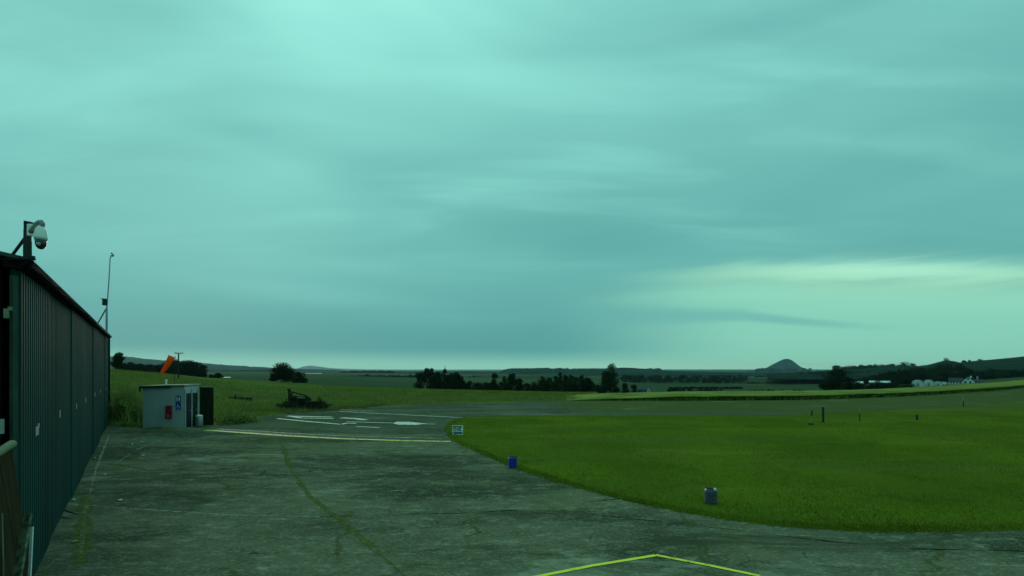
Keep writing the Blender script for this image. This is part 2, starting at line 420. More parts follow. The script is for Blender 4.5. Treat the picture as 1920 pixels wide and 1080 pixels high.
# joints, cracks and moss strips of the concrete
mark('concrete_joint', resample([(100,943),(200,951),(300,958),(420,966),(600,970)], 5), .06, MAT['joint_pale'], .012, .03)
mark('concrete_joint', resample([(600,970),(740,966),(860,963),(970,957)], 5), .03, MAT['joint_dark'], .012, .03)
mark('moss_strip', resample([(528,830),(545,880),(580,930),(630,970),(690,1020),(760,1082),(840,1140)], 5), .13, MAT['moss'], .014, .10)
mark('moss_strip', resample([(203,870),(250,877),(290,884)], 5), .12, MAT['moss'], .012, .08)
mark('concrete_joint', resample([(215,870),(260,842),(305,824)], 4), .05, MAT['joint_pale'], .013, .05)
mark('concrete_joint', resample([(152,1040),(160,960),(168,930),(180,880),(205,815)], 5), .05, MAT['joint_pale'], .013, .04)
mark('moss_strip', resample([(150,1060),(158,960),(166,925)], 5), .22, MAT['moss'], .014, .14)
mark('moss_strip', resample([(140,906),(158,908),(176,915)], 4), .14, MAT['moss'], .016, .1)
mark('concrete_joint', resample([(118,957),(146,966)], 3), .04, MAT['joint_dark'], .015, .03)
mark('concrete_joint', resample([(110,970),(135,975)], 3), .04, MAT['joint_dark'], .015, .03)
mark('concrete_joint', resample([(1100,942),(1160,936),(1230,948)], 3), .03, MAT['joint_dark'], .012, .05)
mark('concrete_joint', resample([(1100,965),(1300,985),(1500,1010),(1700,1030),(1960,1035)], 5), .03, MAT['joint_dark'], .012, .05)

# ------------------------------------------------------------------ hills and sea
def ridge(name, pts, d, front, back, mat, zb=-30, rough=0.0, k=4, nrow=5):
    xs = []
    for (x0, y0), (x1, y1) in zip(pts[:-1], pts[1:]):
        for q in range(k):
            t = q/k; xs.append((x0+(x1-x0)*t, y0+(y1-y0)*t))
    xs.append(pts[-1]); v = []; f = []
    rows = [(-front*(1-i/nrow), i/nrow) for i in range(nrow)]+[(0, 1)]+[(back*(i+1)/nrow, 1-(i+1)/nrow) for i in range(nrow)]
    for off, h in rows:
        for x, y in xs:
            p = at(x, y, d)
            dd = d+off; hh = h*h*(3-2*h)
            z = zb+(p.z-zb)*hh
            if h > .1: z += rough*noise.noise((p.x*4/d*20, dd*80/d, 3))*(.5+.5*h)
            v.append((p.x*(dd/d), dd, z))
    n = len(xs)
    for j in range(len(rows)-1):
        for i in range(n-1): f.append((j*n+i, j*n+i+1, (j+1)*n+i+1, (j+1)*n+i))
    o = raw(name, v, f, mat)
    for p in o.data.polygons: p.use_smooth = True
    return tag(o, kind='structure')
ridge('hill', [(-300,655),(-60,658),(150,664),(205,668),(235,668),(265,672),(300,675),(350,677),(385,681),(420,684),(470,687),(520,690),(560,691.5),(640,694)], 5000, 2300, 1500, MAT['hill'], -20, 8, 8)
ridge('hill', [(545,694),(560,690),(570,687),(581,685.4),(592,686.5),(604,688),(618,690.2),(650,691.7),(700,692.6),(760,694)], 15000, 900, 900, MAT['hill'], -20, 5, 4)
ridge('hill', [(600,699),(660,696),(700,695.5),(760,696.5),(800,697),(850,696.6),(880,696),(935,698),(945,693),(960,690.5),(1000,690.4),(1028,689.3),(1036,692),(1050,689.4),(1060,692),(1090,692.4),(1110,690.4),(1130,691.6),(1170,689),(1210,691.3),(1260,695.6),(1330,697),(1400,698.3),(1460,699.5),(1520,700.5)], 2600, 900, 800, MAT['hill'], -22, 1.5, 5)
ridge('hill', [(1400,699),(1420,697),(1428,693.5),(1436,690),(1448,683.5),(1460,677.5),(1468,673.8),(1475,672.6),(1482,674.2),(1490,679),(1500,687),(1512,692.5),(1525,697),(1545,699.5)], 6000, 420, 500, MAT['law'], -25, 3, 4)
ridge('hill', [(1440,703),(1505,697.5),(1560,694.5),(1620,690.5),(1680,686),(1694,682.5),(1710,687.5),(1740,684),(1775,675),(1800,679.5),(1850,675),(1920,668.5),(2050,662),(2300,655)], 1500, 800, 700, MAT['wooded'], -12, 1.5, 6)
tag(raw('sea', [(-9000, 9100, -22), (1500, 9100, -22), (3000, 30000, -22), (-22000, 30000, -22)], [(0,1,2,3)], MAT['sea']), kind='structure')
tag(raw('plain', [(-40000, 8900, -24), (40000, 8900, -24), (60000, 38000, -24), (-60000, 38000, -24)], [(0,1,2,3)], MAT['hill']), kind='structure')

# ------------------------------------------------------------------ foliage
def leaves(centers, radii, n, size, rg, flat=.8):
    """n leaf quads around clump centres"""
    c = np.array(centers); r = np.array(radii)
    idx = rg.choice(len(c), n, p=r**2/np.sum(r**2))
    dirs = rg.normal(size=(n, 3)); dirs /= np.linalg.norm(dirs, axis=1)[:, None]
    rad = rg.random(n)**.4
    p = c[idx]+dirs*(rad*r[idx])[:, None]*np.array([1, 1, flat])
    a = rg.normal(size=(n, 3)); a /= np.linalg.norm(a, axis=1)[:, None]
    b = np.cross(a, rg.normal(size=(n, 3))); b /= np.linalg.norm(b, axis=1)[:, None]
    s = size*(.6+.8*rg.random(n))[:, None]
    q = np.stack([p-a*s*.9, p-b*s*.42+a*s*.1, p+a*s*.9, p+b*s*.42+a*s*.1], 1).reshape(-1, 3)
    return q
def leaf_mesh(name, q, mat, parent=None):
    n = len(q)//4; me = bpy.data.meshes.new(name)
    me.from_pydata(q.tolist(), [], np.arange(n*4).reshape(-1, 4).tolist()); me.materials.append(mat)
    o = bpy.data.objects.new(name, me); COL.objects.link(o)
    if parent: o.parent = parent
    return o
def crown_clumps(h, w, rg, shape, trunk=.12):
    cs = []; rs = []
    K = 22 if shape != 'bush' else 14
    for i in range(K*4):
        if len(cs) >= K: break
        t = rg.random(); a = rg.random()*2*PI
        z = trunk+(1-trunk)*t
        if shape == 'round': prof = math.sin(PI*(.12+.83*t))**.6
        elif shape == 'cone': prof = (1-t)**.7*.95+.08
        elif shape == 'column': prof = .55+.45*math.sin(PI*min(1, t*1.05))
        elif shape == 'high': prof = .45+.55*math.sin(PI*(.1+.8*t))
        else: prof = math.cos(t*PI/2*.9)**.5
        rr = rg.random()**.5*prof*.72
        r = w/2*(.40+.28*rg.random())*(.65+.35*prof)
        zc = min(z*h, h-r*.55)
        cs.append((math.cos(a)*rr*w/2, math.sin(a)*rr*w/2, max(zc, r*.3))); rs.append(r)
    return cs, rs
def tree(name, px, top, wpx, d, shape, mat, label, cat='tree', group=None, n=1500, base=None, trunk=.12, spike=False):
    X = (px-CX)*d/F; zt = CH-(top-HY)*d/F; zb = hz(X, d)-.1 if base is None else CH-(base-HY)*d/F
    h = zt-zb; w = wpx*d/F; rg = np.random.default_rng(int(px*7+top*13+d))
    t = thing(name, (X, d, zb), label, cat, group)
    mb = MB(); k = max(.05, .03*h)
    mb.path([(0,0,0),(.03*w,0,h*.3),(-.02*w,.02*w,h*.6),(0,0,h*.85)], [k, k*.75, k*.5, k*.2], 7)
    for i in range(6):
        a = rg.random()*2*PI; z0 = h*(.2+.5*rg.random()); l = w*.34
        mb.path([(0,0,z0),(math.cos(a)*l*.6,math.sin(a)*l*.6,z0+h*.10),(math.cos(a)*l,math.sin(a)*l,z0+h*.22)], [k*.4, k*.28, k*.1], 5)
    o = mb.build('trunk' if cat == 'tree' else 'stem', MAT['bark']); o.parent = t
    cs, rs = crown_clumps(h, w, rg, shape, trunk)
    if spike: cs += [(0, 0, h*1.0), (.1, 0, h*1.08), (0, 0, h*1.15)]; rs += [w*.1, w*.06, w*.04]
    q = leaves(cs, rs, int(n*1.5), max(.15, .00155*d), rg)
    q[:, 2] = np.maximum(q[:, 2], .02)
    leaf_mesh('crown' if cat == 'tree' else 'foliage', q, mat, t)
    return t
l1, l2, l3 = MAT['leaf1'], MAT['leaf2'], MAT['leaf3']
tree('tree', 222, 662, 22, 92, 'column', l2, 'tall narrow dark tree rising just right of the hangar roof end', n=2200)
gW = 'trees of the dark wood behind the hut'
for px, top, w in [(243,680,26),(262,683,26),(281,684,24),(298,684,24),(314,678,26),(331,675,30),(350,676,30),(366,679,28),(380,686,20),(252,685,22),(322,682,24),(358,683,30),(288,687,24),(272,687,24),(342,684,26),(374,689,20)]:
    tree('tree', px, top, w, 215+random.uniform(-18, 18), 'round', l1, 'dark broadleaf tree in the dense wood behind the windsock', group=gW, n=1300)
tree('bush', 411, 700, 18, 190, 'bush', l1, 'small dark bush left of the long pale roof in the valley', 'bush', n=700)
tree('bush', 397, 703, 14, 190, 'bush', l1, 'low dark bush at the right foot of the wood', 'bush', n=500)
tree('tree', 536, 682, 46, 118, 'round', l1, 'broad round dark tree standing alone in the open meadow', n=4200, trunk=.1, base=717)
tree('bush', 516, 692, 22, 117, 'bush', l1, 'low dark bush against the left side of the lone round tree', 'bush', n=1300, base=715)
tree('bush', 561, 698, 26, 115, 'bush', l1, 'dark bush against the right side of the lone round tree', 'bush', n=1500, base=718)
gR = 'trees of the close clump beyond the airfield'
for px, top, w, sh in [(788,698,24,'round'),(800,691,22,'cone'),(808,690,22,'round'),(823,698,22,'round'),(845,695,24,'round'),(855,698,22,'round'),(862,705,18,'round'),(815,705,26,'bush'),(842,705,28,'bush'),(868,714,20,'bush')]:
    tree('tree', px, top, w, 175+random.uniform(-10, 10), sh, l1, 'dark tree in the tallest close clump beyond the airfield', group=gR, n=1500, trunk=.04)
tree('tree', 834, 693, 18, 174, 'cone', l1, 'dark tree with one thin spike standing above the clump', n=1500, spike=True)
tree('tree', 927, 701, 17, 180, 'high', l1, 'single round topped tree in the gap between the two tree clumps', n=1500)
tree('tree', 946, 703, 9, 190, 'column', l2, 'thin pale narrow tree left of a dark pointed tree', n=600)
tree('tree', 960, 701, 22, 178, 'round', l1, 'dark pointed tree just right of the thin narrow tree', n=1600)
tree('tree', 976, 708, 20, 176, 'cone', l1, 'small dark cone shaped tree sloping down to the hedge', n=1300)
gH = 'bushes of the hedge line beyond the airfield'
for px, top, w in [(882,715,22),(896,718,24),(910,717,22),(918,719,20),(940,716,22),(952,717,22),(990,719,22),(1003,716,22),(1120,722,24),(1130,724,22),(872,721,20),(1155,724,22)]:
    tree('bush', px, top, w, 172+random.uniform(-8, 8), 'bush', l1, 'dark bush of the low hedge line between the tree clumps', 'bush', gH, n=800)
gB = 'trees of the long dark row right of the clump'
for px, top, w, sh in [(1016,706,22,'round'),(1028,708,20,'round'),(1041,706,18,'round'),(1050,699,18,'cone'),(1061,703,14,'column'),(1070,703,15,'column'),(1080,707,20,'round'),(1091,703,22,'cone'),(1101,709,20,'round'),(1108,714,18,'round'),(1022,714,28,'bush'),(1060,713,30,'bush'),(1092,714,30,'bush'),(1040,716,26,'bush'),(1076,717,26,'bush')]:
    tree('tree', px, top, w, 178+random.uniform(-10, 10), sh, l1 if px % 2 else l2, 'dark tree in the long low row left of the tall tree', group=gB, n=1300, trunk=.04)
tree('tree', 1143, 683, 30, 182, 'high', l2, 'tallest tree with high bushy crown at the end of the row', n=3000, trunk=.16)
tree('tree', 1134, 697, 20, 183, 'round', l2, 'lower bushy tree against the left of the tallest tree', n=1200)
tree('bush', 1172, 719, 18, 230, 'bush', l1, 'dark bush between the tallest tree and the dark barn roof', 'bush', n=600)
tree('bush', 1188, 722, 16, 230, 'bush', l1, 'small bush at the left end of the dark barn', 'bush', n=500)
tree('tree', 1569, 694, 44, 230, 'round', l1, 'large broad dark tree left of the long pale barn roofs', n=3800, trunk=.03)
tree('bush', 1550, 714, 26, 228, 'bush', l1, 'dark bush at the left foot of the broad tree', 'bush', n=1000)
tree('bush', 1590, 708, 22, 228, 'bush', l1, 'dark bush at the right foot of the broad tree', 'bush', n=1000)
gO = 'trees of the wood behind the white cottage'
for px, top, w in [(1676,697,30),(1697,694,32),(1716,690,32),(1738,690,34),(1757,684,34),(1778,682,38),(1797,684,34),(1812,690,28),(1838,693,30),(1857,692,34),(1878,694,32),(1900,694,36),(1922,692,36),(1690,703,34),(1726,701,34),(1765,698,40),(1800,700,30),(1868,702,36),(1908,703,36),(1952,690,44),(1640,704,26),(1655,700,28),(1668,702,26),(1664,708,30),(1706,706,34),(1745,703,36),(1782,703,36),(1850,704,36),(1888,702,36),(1835,702,28),(1625,708,24)]:
    tree('tree', px, top, w, 420+random.uniform(-30, 30), 'round', l1 if random.random() < .6 else l2, 'dark tree of the wood behind the white cottage and polytunnels', group=gO, n=1300, trunk=.05, base=720)
gD = 'trees on the skyline ridge at right'
for px, top, w in [(1568,687,13),(1580,690,18),(1592,688,16),(1603,688,12),(1615,686,10),(1622,687,8),(1631,686,10),(1641,685,13),(1652,685,12),(1662,686,12),(1672,684,14),(1694,680.5,20),(1713,683,12),(1776,673,14),(1808,677,8),(1818,677,6),(1835,675,12)]:
    tree('tree', px, top-1.2, w*1.35, 1470, 'round', MAT['leaffar'], 'far tree breaking the skyline of the right hand ridge', group=gD, n=420, base=696, trunk=.02)

def hedge(label, x0, x1, y0, y1, d, n, mat=None):
    a, b = at(x0, y0, d), at(x1, y0, d); zb = CH-(y1-HY)*d/F; h = a.z-zb
    t = thing('hedge', ((a.x+b.x)/2, d, zb), label, 'hedge')
    rg = np.random.default_rng(int(x0)); k = max(6, int((b.x-a.x)/(h*.8)))
    cs = [(a.x-t.location.x+(b.x-a.x)*(i+.5)/k, rg.normal()*.4, h*(.45+.12*rg.normal())) for i in range(k)]; rs = [h*(.5+.12*rg.random()) for _ in range(k)]
    q = leaves(cs, rs, int(n*1.4), .0017*d, rg, 1.0); q[:, 2] = np.maximum(q[:, 2], .02)
    leaf_mesh('foliage', q, mat or l1, t)
    return t
hedge('long low dark hedge right of the dark barn', 1252, 1356, 730, 738, 240, 2200)
hedge('short dark hedge in the valley beyond the crop', 1402, 1452, 731, 738, 240, 1200)
hedge('narrow dark hedge left of the broad tree', 1458, 1512, 731, 737, 245, 1200)
hedge('tall dark hedge under the long pale barn roofs', 1596, 1712, 717.5, 735, 225, 3400)
hedge('thin hedge along the upper edge of the valley field', 1255, 1392, 725.5, 729.5, 420, 1600)
hedge('thin field hedge crossing the valley below the hill', 1400, 1545, 717, 721, 800, 1400, MAT['leaffar'])
hedge('dark hedge line in the left valley fields', 660, 785, 703, 709, 900, 1500, MAT['leaffar'])
hedge('faint tree belt under the far bluish ridge', 640, 740, 695.5, 700, 2000, 1300, MAT['leaffar'])
hedge('dark hedge at the foot of the small conical hill', 1415, 1470, 705, 710.5, 1500, 900, MAT['leaffar'])
hedge('dark field hedge in the left valley below the far hills', 385, 520, 694, 697.5, 2400, 1200, MAT['leaffar'])
# distant plantation: one uncountable wood
def far_wood(name, x0, x1, y0, y1, d, depth, n, label, mat):
    rg = np.random.default_rng(int(x0+d)); cs = []; rs = []
    k = int((x1-x0)/3)
    for i in range(k*3):
        px = x0+(x1-x0)*rg.random(); dd = d+depth*rg.random()
        zb = CH-(y1-HY)*d/F; zt = CH-(y0-HY)*d/F; h = (zt-zb)
        r = h*(.22+.12*rg.random())
        cs.append(((px-CX)*dd/F, dd, zb+h*(.25+.6*rg.random()))); rs.append(r)
    q = leaves(cs, rs, int(n*1.5), .0016*d, rg)
    o = leaf_mesh(name, q, mat); return tag(o, label, 'wood', kind='stuff')
far_wood('distant_wood', 1165, 1400, 704, 722, 850, 120, 9000, 'dark plantation wood on the far side of the valley', MAT['leaffar'])
far_wood('distant_wood', 1500, 1660, 696, 717, 1000, 150, 5000, 'dark wooded slope below the right hand ridge', MAT['leaffar'])
far_wood('distant_wood', 950, 1240, 690.5, 695, 2560, 60, 3000, 'thin skyline wood along the middle ridge', MAT['leaffar'])
far_wood('distant_wood', 770, 900, 706, 716, 1000, 120, 2500, 'faint wood in the valley behind the tree clump', MAT['leaffar'])
far_wood('distant_wood', 1415, 1520, 690.5, 699.5, 4600, 300, 1800, 'faint trees round the foot of the conical hill', MAT['leaffar'])

# ------------------------------------------------------------------ grasses
def inside(p, poly):
    c = False; j = len(poly)-1
    for i in range(len(poly)):
        xi, yi = poly[i]; xj, yj = poly[j]
        if (yi > p[1]) != (yj > p[1]) and p[0] < (xj-xi)*(p[1]-yi)/(yj-yi)+xi: c = not c
        j = i
    return c
def blades(name, pts, hs, w, mat, label, rg, cat='grass'):
    n = len(pts); pts = np.array(pts); hs = np.array(hs)
    a = rg.random(n)*2*PI; ws = w*(.6+.8*rg.random(n)); lean = rg.normal(size=(n, 2))*.35*hs[:, None]
    dx = np.cos(a)*ws/2; dy = np.sin(a)*ws/2
    v = np.empty((n, 3, 3))
    v[:, 0] = pts+np.stack([-dx, -dy, -.01*np.ones(n)], 1); v[:, 1] = pts+np.stack([dx, dy, -.01*np.ones(n)], 1)
    v[:, 2] = pts+np.stack([lean[:, 0], lean[:, 1], hs], 1)
    me = bpy.data.meshes.new(name); me.from_pydata(v.reshape(-1, 3).tolist(), [], np.arange(n*3).reshape(-1, 3).tolist())
    me.materials.append(mat); o = bpy.data.objects.new(name, me); COL.objects.link(o)
    return tag(o, label, cat, kind='stuff')
INF = gpx(EDGE+NEAR[::-1])
pts = []; hs = []
rg = np.random.default_rng(5)
while len(pts) < 70000:
    d = 8.7+28*rg.random()**2.2; x = -4.5+rg.random()*(d*1.15+5.5)
    if inside((x, d), INF):
        pts.append((x, d, 0)); c = noise.noise((x*.5, d*.5, 0)); hs.append((.028+.032*rg.random())*(1+.5*c)*(1+d*.02))
# ragged fringe overhanging the concrete
E = gl(EDGE)
for i in range(9000):
    k = min(len(E)-2, int(rg.random()**.8*(len(E)-1))); t = rg.random(); p = E[k].lerp(E[k+1], t)
    nn = (E[k+1]-E[k]); nn = Vector((-nn.y, nn.x)).normalized(); p = p+nn*(rg.random()*.5-.08)
    pts.append((p.x, p.y, 0)); hs.append(.04+.08*rg.random())
blades('grass', pts, hs, .016, MAT['blade'], 'mown green infield grass right of the concrete apron', rg)
# yellow flowers specked through the infield
mb = MB()
for i in range(420):
    d = 9.5+16*rg.random()**1.4; x = 3+rg.random()*d*1.1
    if inside((x, d), INF) and noise.noise((x*.35, d*.35, 9)) > -.05:
        s = .010+.008*rg.random(); mb.box((x, d, .055+.02*rg.random()), (s*.8, s*.8, s*.7), rg.random())
tag(mb.build('wild_flowers', MAT['leafy']), 'tiny yellow flowers scattered through the infield grass', 'flowers', kind='stuff')
# rough meadow behind the tarmac
pts = []; hs = []
TX = gpx([(385,803),(430,793),(470,785),(520,778),(580,773),(640,768),(720,761.5),(800,757),(930,753.5),(1064,751)])
def beyond(x, d):
    px = CX+F*x/d
    ys = np.interp(px, [200,385,430,470,520,580,640,720,800,930,1064,2000], [800,803,793,785,778,773,768,761.5,757,753.5,751,740])
    return d > (CH*F/(ys-HY))+.2
while len(pts) < 45000:
    d = 27+55*rg.random()**1.5; px = 200+rg.random()*880; x = (px-CX)*d/F
    if beyond(x, d) and not (px < 405 and d < 29.5):
        pts.append((x, d, hz(x, d))); hs.append((.14+.22*rg.random())*(1+.6*noise.noise((x*.2, d*.2, 4))))
blades('meadow_grass', pts, hs, .035, MAT['meadowgrass'], 'rough uncut meadow grass beyond the tarmac and the hut', rg)
pts = []; hs = []
for i in range(20000):
    px = 560+rg.random()**.7*560; d = (70 if px > 900 else 74)+26*rg.random(); x = (px-CX)*d/F
    pts.append((x, d, hz(x, d))); hs.append((.20+.25*rg.random())*min(1, (px-540)/120))
blades('pale_grass', pts, hs, .07, MAT['crop'], 'pale seeding grass along the far crest of the meadow', rg)
# tall weeds beside the hangar end
pts = []; hs = []; cs = []; rs = []
for i in range(420):
    d = 29.2+9*rg.random(); px = 197+rg.random()*(78 if d > 30 else 66); x = (px-CX)*d/F
    r = .22+.3*rg.random(); z = hz(x, d); top = .8+1.4*rg.random()*(1 if px < 250 else .55)
    cs.append((x, d, z+top*.6)); rs.append(r)
    for q in range(16): pts.append((x+rg.normal()*.3, d+rg.normal()*.3, z)); hs.append(top*(.7+.5*rg.random()))
q = leaves(cs, rs, 15000, .11, rg); q[:, 2] = np.maximum(q[:, 2], .01)
tag(leaf_mesh('weeds', q, MAT['weed']), 'tall tangled weeds between the hangar end and the hut', 'weeds', kind='stuff')
blades('tall_grass', pts, hs, .05, MAT['weed'], 'tall grass stems rising through the weeds beside the hangar', rg)
cs = [(at(px, 757, 40).x+rg.normal()*.2, 39.6+rg.random()*1.8, .10+.25*rg.random()) for px in np.linspace(527, 612, 60)]; rs = [.14+.16*rg.random() for _ in cs]
tag(leaf_mesh('scrub', leaves(cs, rs, 2600, .09, rg), MAT['scrubleaf']), 'low brownish scrub growing round the derelict farm implement', 'scrub', kind='stuff')
cs = [(x, d, .25) for x, d in [(-17.9+rg.random()*1.5, 28.6+rg.random()*2.0) for _ in range(26)]]; rs = [.25+.2*rg.random() for _ in cs]
tag(leaf_mesh('weeds', leaves(cs, rs, 1500, .09, rg), MAT['weed']), 'low weeds at the right foot of the dark screen', 'weeds', kind='stuff')
pts = []; hs = []
for i in range(1800):
    t = rg.random(); p = Vector((-24.9, 28.7)).lerp(Vector((-19.2, 26.55)), t)
    pts.append((p.x+rg.normal()*.12, p.y+rg.normal()*.22, 0)); hs.append(.08+.30*rg.random()*(1-t*.8))
blades('verge_grass', pts, hs, .04, MAT['weed'], 'ragged grass verge along the foot of the grey hut', rg)

# crop beyond the runway
def build_crop():
    base = resample(FARE[::-1], 8)
    cr_px = [1060,1300,1500,1600,1700,1800,1860,1920,2150]; cr_y = [737,737,737,735.5,731.5,722.5,717.5,713,700]
    v = []; f = []; rows = 9
    for px, y in base:
        b = gp(px, y); yc = np.interp(px, cr_px, cr_y)
        dc = max(2.84*F/(yc-HY), b.y+5)
        for r in range(rows+1):
            t = r/rows; d = b.y+.15+(dc+12-b.y)*t; X = (px-CX)*d/F
            hh = (.50*min(1, max(.04, (px-1056)/230)**.8))+.06*noise.noise((X*.5, d*.4, 1))+.06*noise.noise((X*2, d*2, 1))
            z = hz(X, d)+hh
            if r == 0:
                v.append((b.x+.25*noise.noise((b.x, 3, 0)), b.y+.2*noise.noise((b.x*.8, 0, 1)), 0.0)); v.append((X, d, z*.9))
            else: v.append((X, d, z))
    n = rows+2
    for i in range(len(base)-1):
        for j in range(n-1): f.append((i*n+j, (i+1)*n+j, (i+1)*n+j+1, i*n+j+1))
    o = raw('crop', v, f, MAT['crop']); o.data.materials.append(MAT['cropside'])
    for k, p in enumerate(o.data.polygons):
        p.use_smooth = True
        if k % (n-1) == 0: p.material_index = 1
    tag(o, 'pale green standing crop beyond the far edge of the runway', 'crop', kind='stuff')
    pts = []; hs = []
    for i in range(16000):
        k = int(rg.random()*(len(base)-1)); t = rg.random()
        px = base[k][0]*(1-t)+base[k+1][0]*t; y = base[k][1]*(1-t)+base[k+1][1]*t
        b = gp(px, y); d = b.y+rg.random()**2*7; X = (px-CX)*d/F
        fa = min(1, max(.15, (px-1056)/230)**.8) if px > 1056 else .15
        pts.append((X, d, hz(X, d)+(.0 if d < b.y+.4 else .36*fa))); hs.append((.22+.26*rg.random() if d < b.y+.4 else .13+.08*rg.random())*fa)
    blades('crop_stalks', pts, hs, .05, MAT['crop'], 'standing stalks along the front of the pale green crop', rg, 'crop')
build_crop()

# ------------------------------------------------------------------ hangar
D = Vector((-.6266, .7794, 0)); Nn = Vector((.7794, .6266, 0)); S0 = Vector((-6.91, 6.5, 0)); UP = Vector((0, 0, 1))
def hp(s, n=0.0, z=0.0): return S0+D*s+Nn*n+UP*z
def eave(s): return 4.80+.0235*(6.5+.7794*s)
LEN = 28.9
hangar = thing('hangar', hp(LEN/2), 'long dark green corrugated metal hangar with sliding doors along the left edge', 'hangar')
def corrugated(s0, s1, off, z0, inset=.13, pitch=.20, dep=.05):
    mb = MB(); s = s0; prof = []
    while s < s1-1e-6:
        for a, b in ((0, 0), (.35, 0), (.5, 1), (.85, 1), (1.0, 0)):
            ss = min(s+a*pitch, s1)
            if not prof or ss > prof[-1][0]+1e-5: prof.append((ss, b*dep))
        s += pitch
    vs = []; fs = []
    for ss, o in prof: vs += [hp(ss, off+o, z0), hp(ss, off+o, eave(ss)-inset)]
    for i in range(len(prof)-1): fs.append((2*i, 2*i+2, 2*i+3, 2*i+1))
    mb.add(vs, fs)
    # edge returns
    for k, ss in ((0, s0), (1, s1)):
        mb.add([hp(ss, off, z0), hp(ss, off-.05, z0), hp(ss, off-.05, eave(ss)-inset), hp(ss, off, eave(ss)-inset)], [(0, 1, 2, 3)])
    return mb
# frame wall behind doors, end walls, back, roof
W = 15.0
mb = MB()
mb.add([hp(0,-.14,0), hp(LEN,-.14,0), hp(LEN,-.14,eave(LEN)-.1), hp(0,-.14,eave(0)-.1)], [(0,1,2,3)])
for ss in (0, LEN):
    rz = eave(ss)-.12
    mb.add([hp(ss,-.14,0), hp(ss,-W,0), hp(ss,-W,rz), hp(ss,-W/2,rz+1.3), hp(ss,-.14,rz)], [(0,1,2,3,4)])
mb.add([hp(0,-W,0), hp(LEN,-W,0), hp(LEN,-W,eave(LEN)-.12), hp(0,-W,eave(0)-.12)], [(0,1,2,3)])
mb.build('wall', MAT['darksteel'], hangar)
mb = MB()
a = [(.12, .0), (-W/2, 1.38), (-W-.1, .0)]
for k in range(2):
    (n0, h0), (n1, h1) = a[k], a[k+1]; v = []
    for t in (0, -.05):
        for ss in (-.15, LEN+.15): v += [hp(ss, n0, eave(ss)+h0+t-.0), hp(ss, n1, eave(ss)+h1+t)]
    mb.add(v, [(0,2,3,1),(4,5,7,6),(0,1,5,4),(2,6,7,3),(0,4,6,2),(1,3,7,5)])
mb.build('roof', MAT['roofsheet'], hangar)
mb = MB(); mb.path([hp(-.1, .14, eave(0)-.07), hp(LEN/2, .14, eave(LEN/2)-.07), hp(LEN+.12, .14, eave(LEN)-.07)], [.075]*3, 8)
mb.build('gutter', MAT['trim'], hangar, True)
mb = MB()
mb.add([hp(-.02,.10,eave(0)-.15), hp(LEN+.02,.10,eave(LEN)-.15), hp(LEN+.02,.10,eave(LEN)-.055), hp(-.02,.10,eave(0)-.055),
        hp(-.02,-.1,eave(0)-.15), hp(LEN+.02,-.1,eave(LEN)-.15), hp(LEN+.02,-.1,eave(LEN)-.055), hp(-.02,-.1,eave(0)-.055)],
       [(0,1,2,3),(4,7,6,5),(0,4,5,1),(3,2,6,7),(0,3,7,4),(1,5,6,2)])
mb.build('door_track', MAT['trim'], hangar)
MB().bar(hp(.05, .0, 0), hp(.05, .0, eave(0)-.25), .05, .07).build('corner_trim', MAT['flash'], hangar)
MB().bar(hp(LEN-.02, .06, 0), hp(LEN-.02, .06, eave(LEN)-.06), .10).build('downpipe', MAT['trim'], hangar)
bounds = [.14, 3.2, 7.2, 11.2, 15.3, 19.8, 24.6, 28.80]
plates = [(1.64, 2.37, .16, .15), (5.0, 2.40, .14, .16), (8.4, 2.36, .13, .15), (12.06, 2.35, .13, .17), (16.2, 2.36, .13, .17), (20.8, 2.33, .13, .17), (25.4, 2.30, .13, .17)]
for k in range(7):
    off = .0 if k % 2 == 0 else -.03
    dr = corrugated(bounds[k]+.006, bounds[k+1]-.006, off, .06).build('hangar_door', MAT['cladding'], hangar)
    s, z, w, h = plates[k]
    mb = MB(); c = hp(s, off+.045, z)
    if k == 0:
        mb.box(c, (.34, .012, .15), ax=(D*.94+UP*-.0, Nn, UP)); 
        mb.box(hp(s+.12, off+.05, z+.07), (.14, .010, .08), ax=(D, Nn, UP))
    else: mb.box(c, (w, .02, h), ax=(D, Nn, UP))
    mb.build('notice' if k == 0 else 'handle', MAT['greyplastic'], dr, bevel=.004)
# fittings on the visible corner
E_ = -D
MB().box(hp(-.06, -.055, 4.16), (.05, .05, .13), ax=(D, Nn, UP)).box(hp(-.06, -.02, 4.23), (.04, .04, .05), ax=(D, Nn, UP)).build('junction_box', MAT['rail'], hangar)
MB().box(hp(-.05, -.10, 2.62), (.05, .05, .20), ax=(D, Nn, UP)).build('switch_box', MAT['galv'], hangar)
MB().tube(hp(-.03, -.15, .3), hp(-.03, -.15, 4.6), .012).build('conduit', MAT['flash'], hangar)

# CCTV camera at the roof corner
d = 6.42
P = lambda x, y, dd=0.0: at(x, y, d+dd)
cc = thing('security_camera', P(50, 487), 'white dome security camera on a dark braced post at the hangar roof corner', 'camera')
mb = MB(); mb.box((P(45,450)+P(58,450))/2, (.070, .05, .28)); mb.box(at(48.5, 432, d), (.03, .04, .26)); mb.box(at(54, 417.5, d), (.08, .06, .022))
mb.box(at(51.5, 470, d), (.075, .055, .26))
mb.build('post', MAT['darksteel'], cc, bevel=.006)
mb = MB(); mb.bar(P(17, 486.5, .12), P(47, 446, .03), .026); mb.build('brace', MAT['darksteel'], cc)
mb = MB(); mb.bar(P(0, 487.5, .1), P(60, 485, .0), .09, .028); mb.box(P(57, 481), (.06, .08, .025)); mb.build('bracket', MAT['darksteel'], cc)
mb = MB(); mb.path([P(58, 486), P(52, 490, .02), P(45, 495, .06), P(39, 497, .1)], [.012]*4, 8); mb.build('cable', MAT['darksteel'], cc)
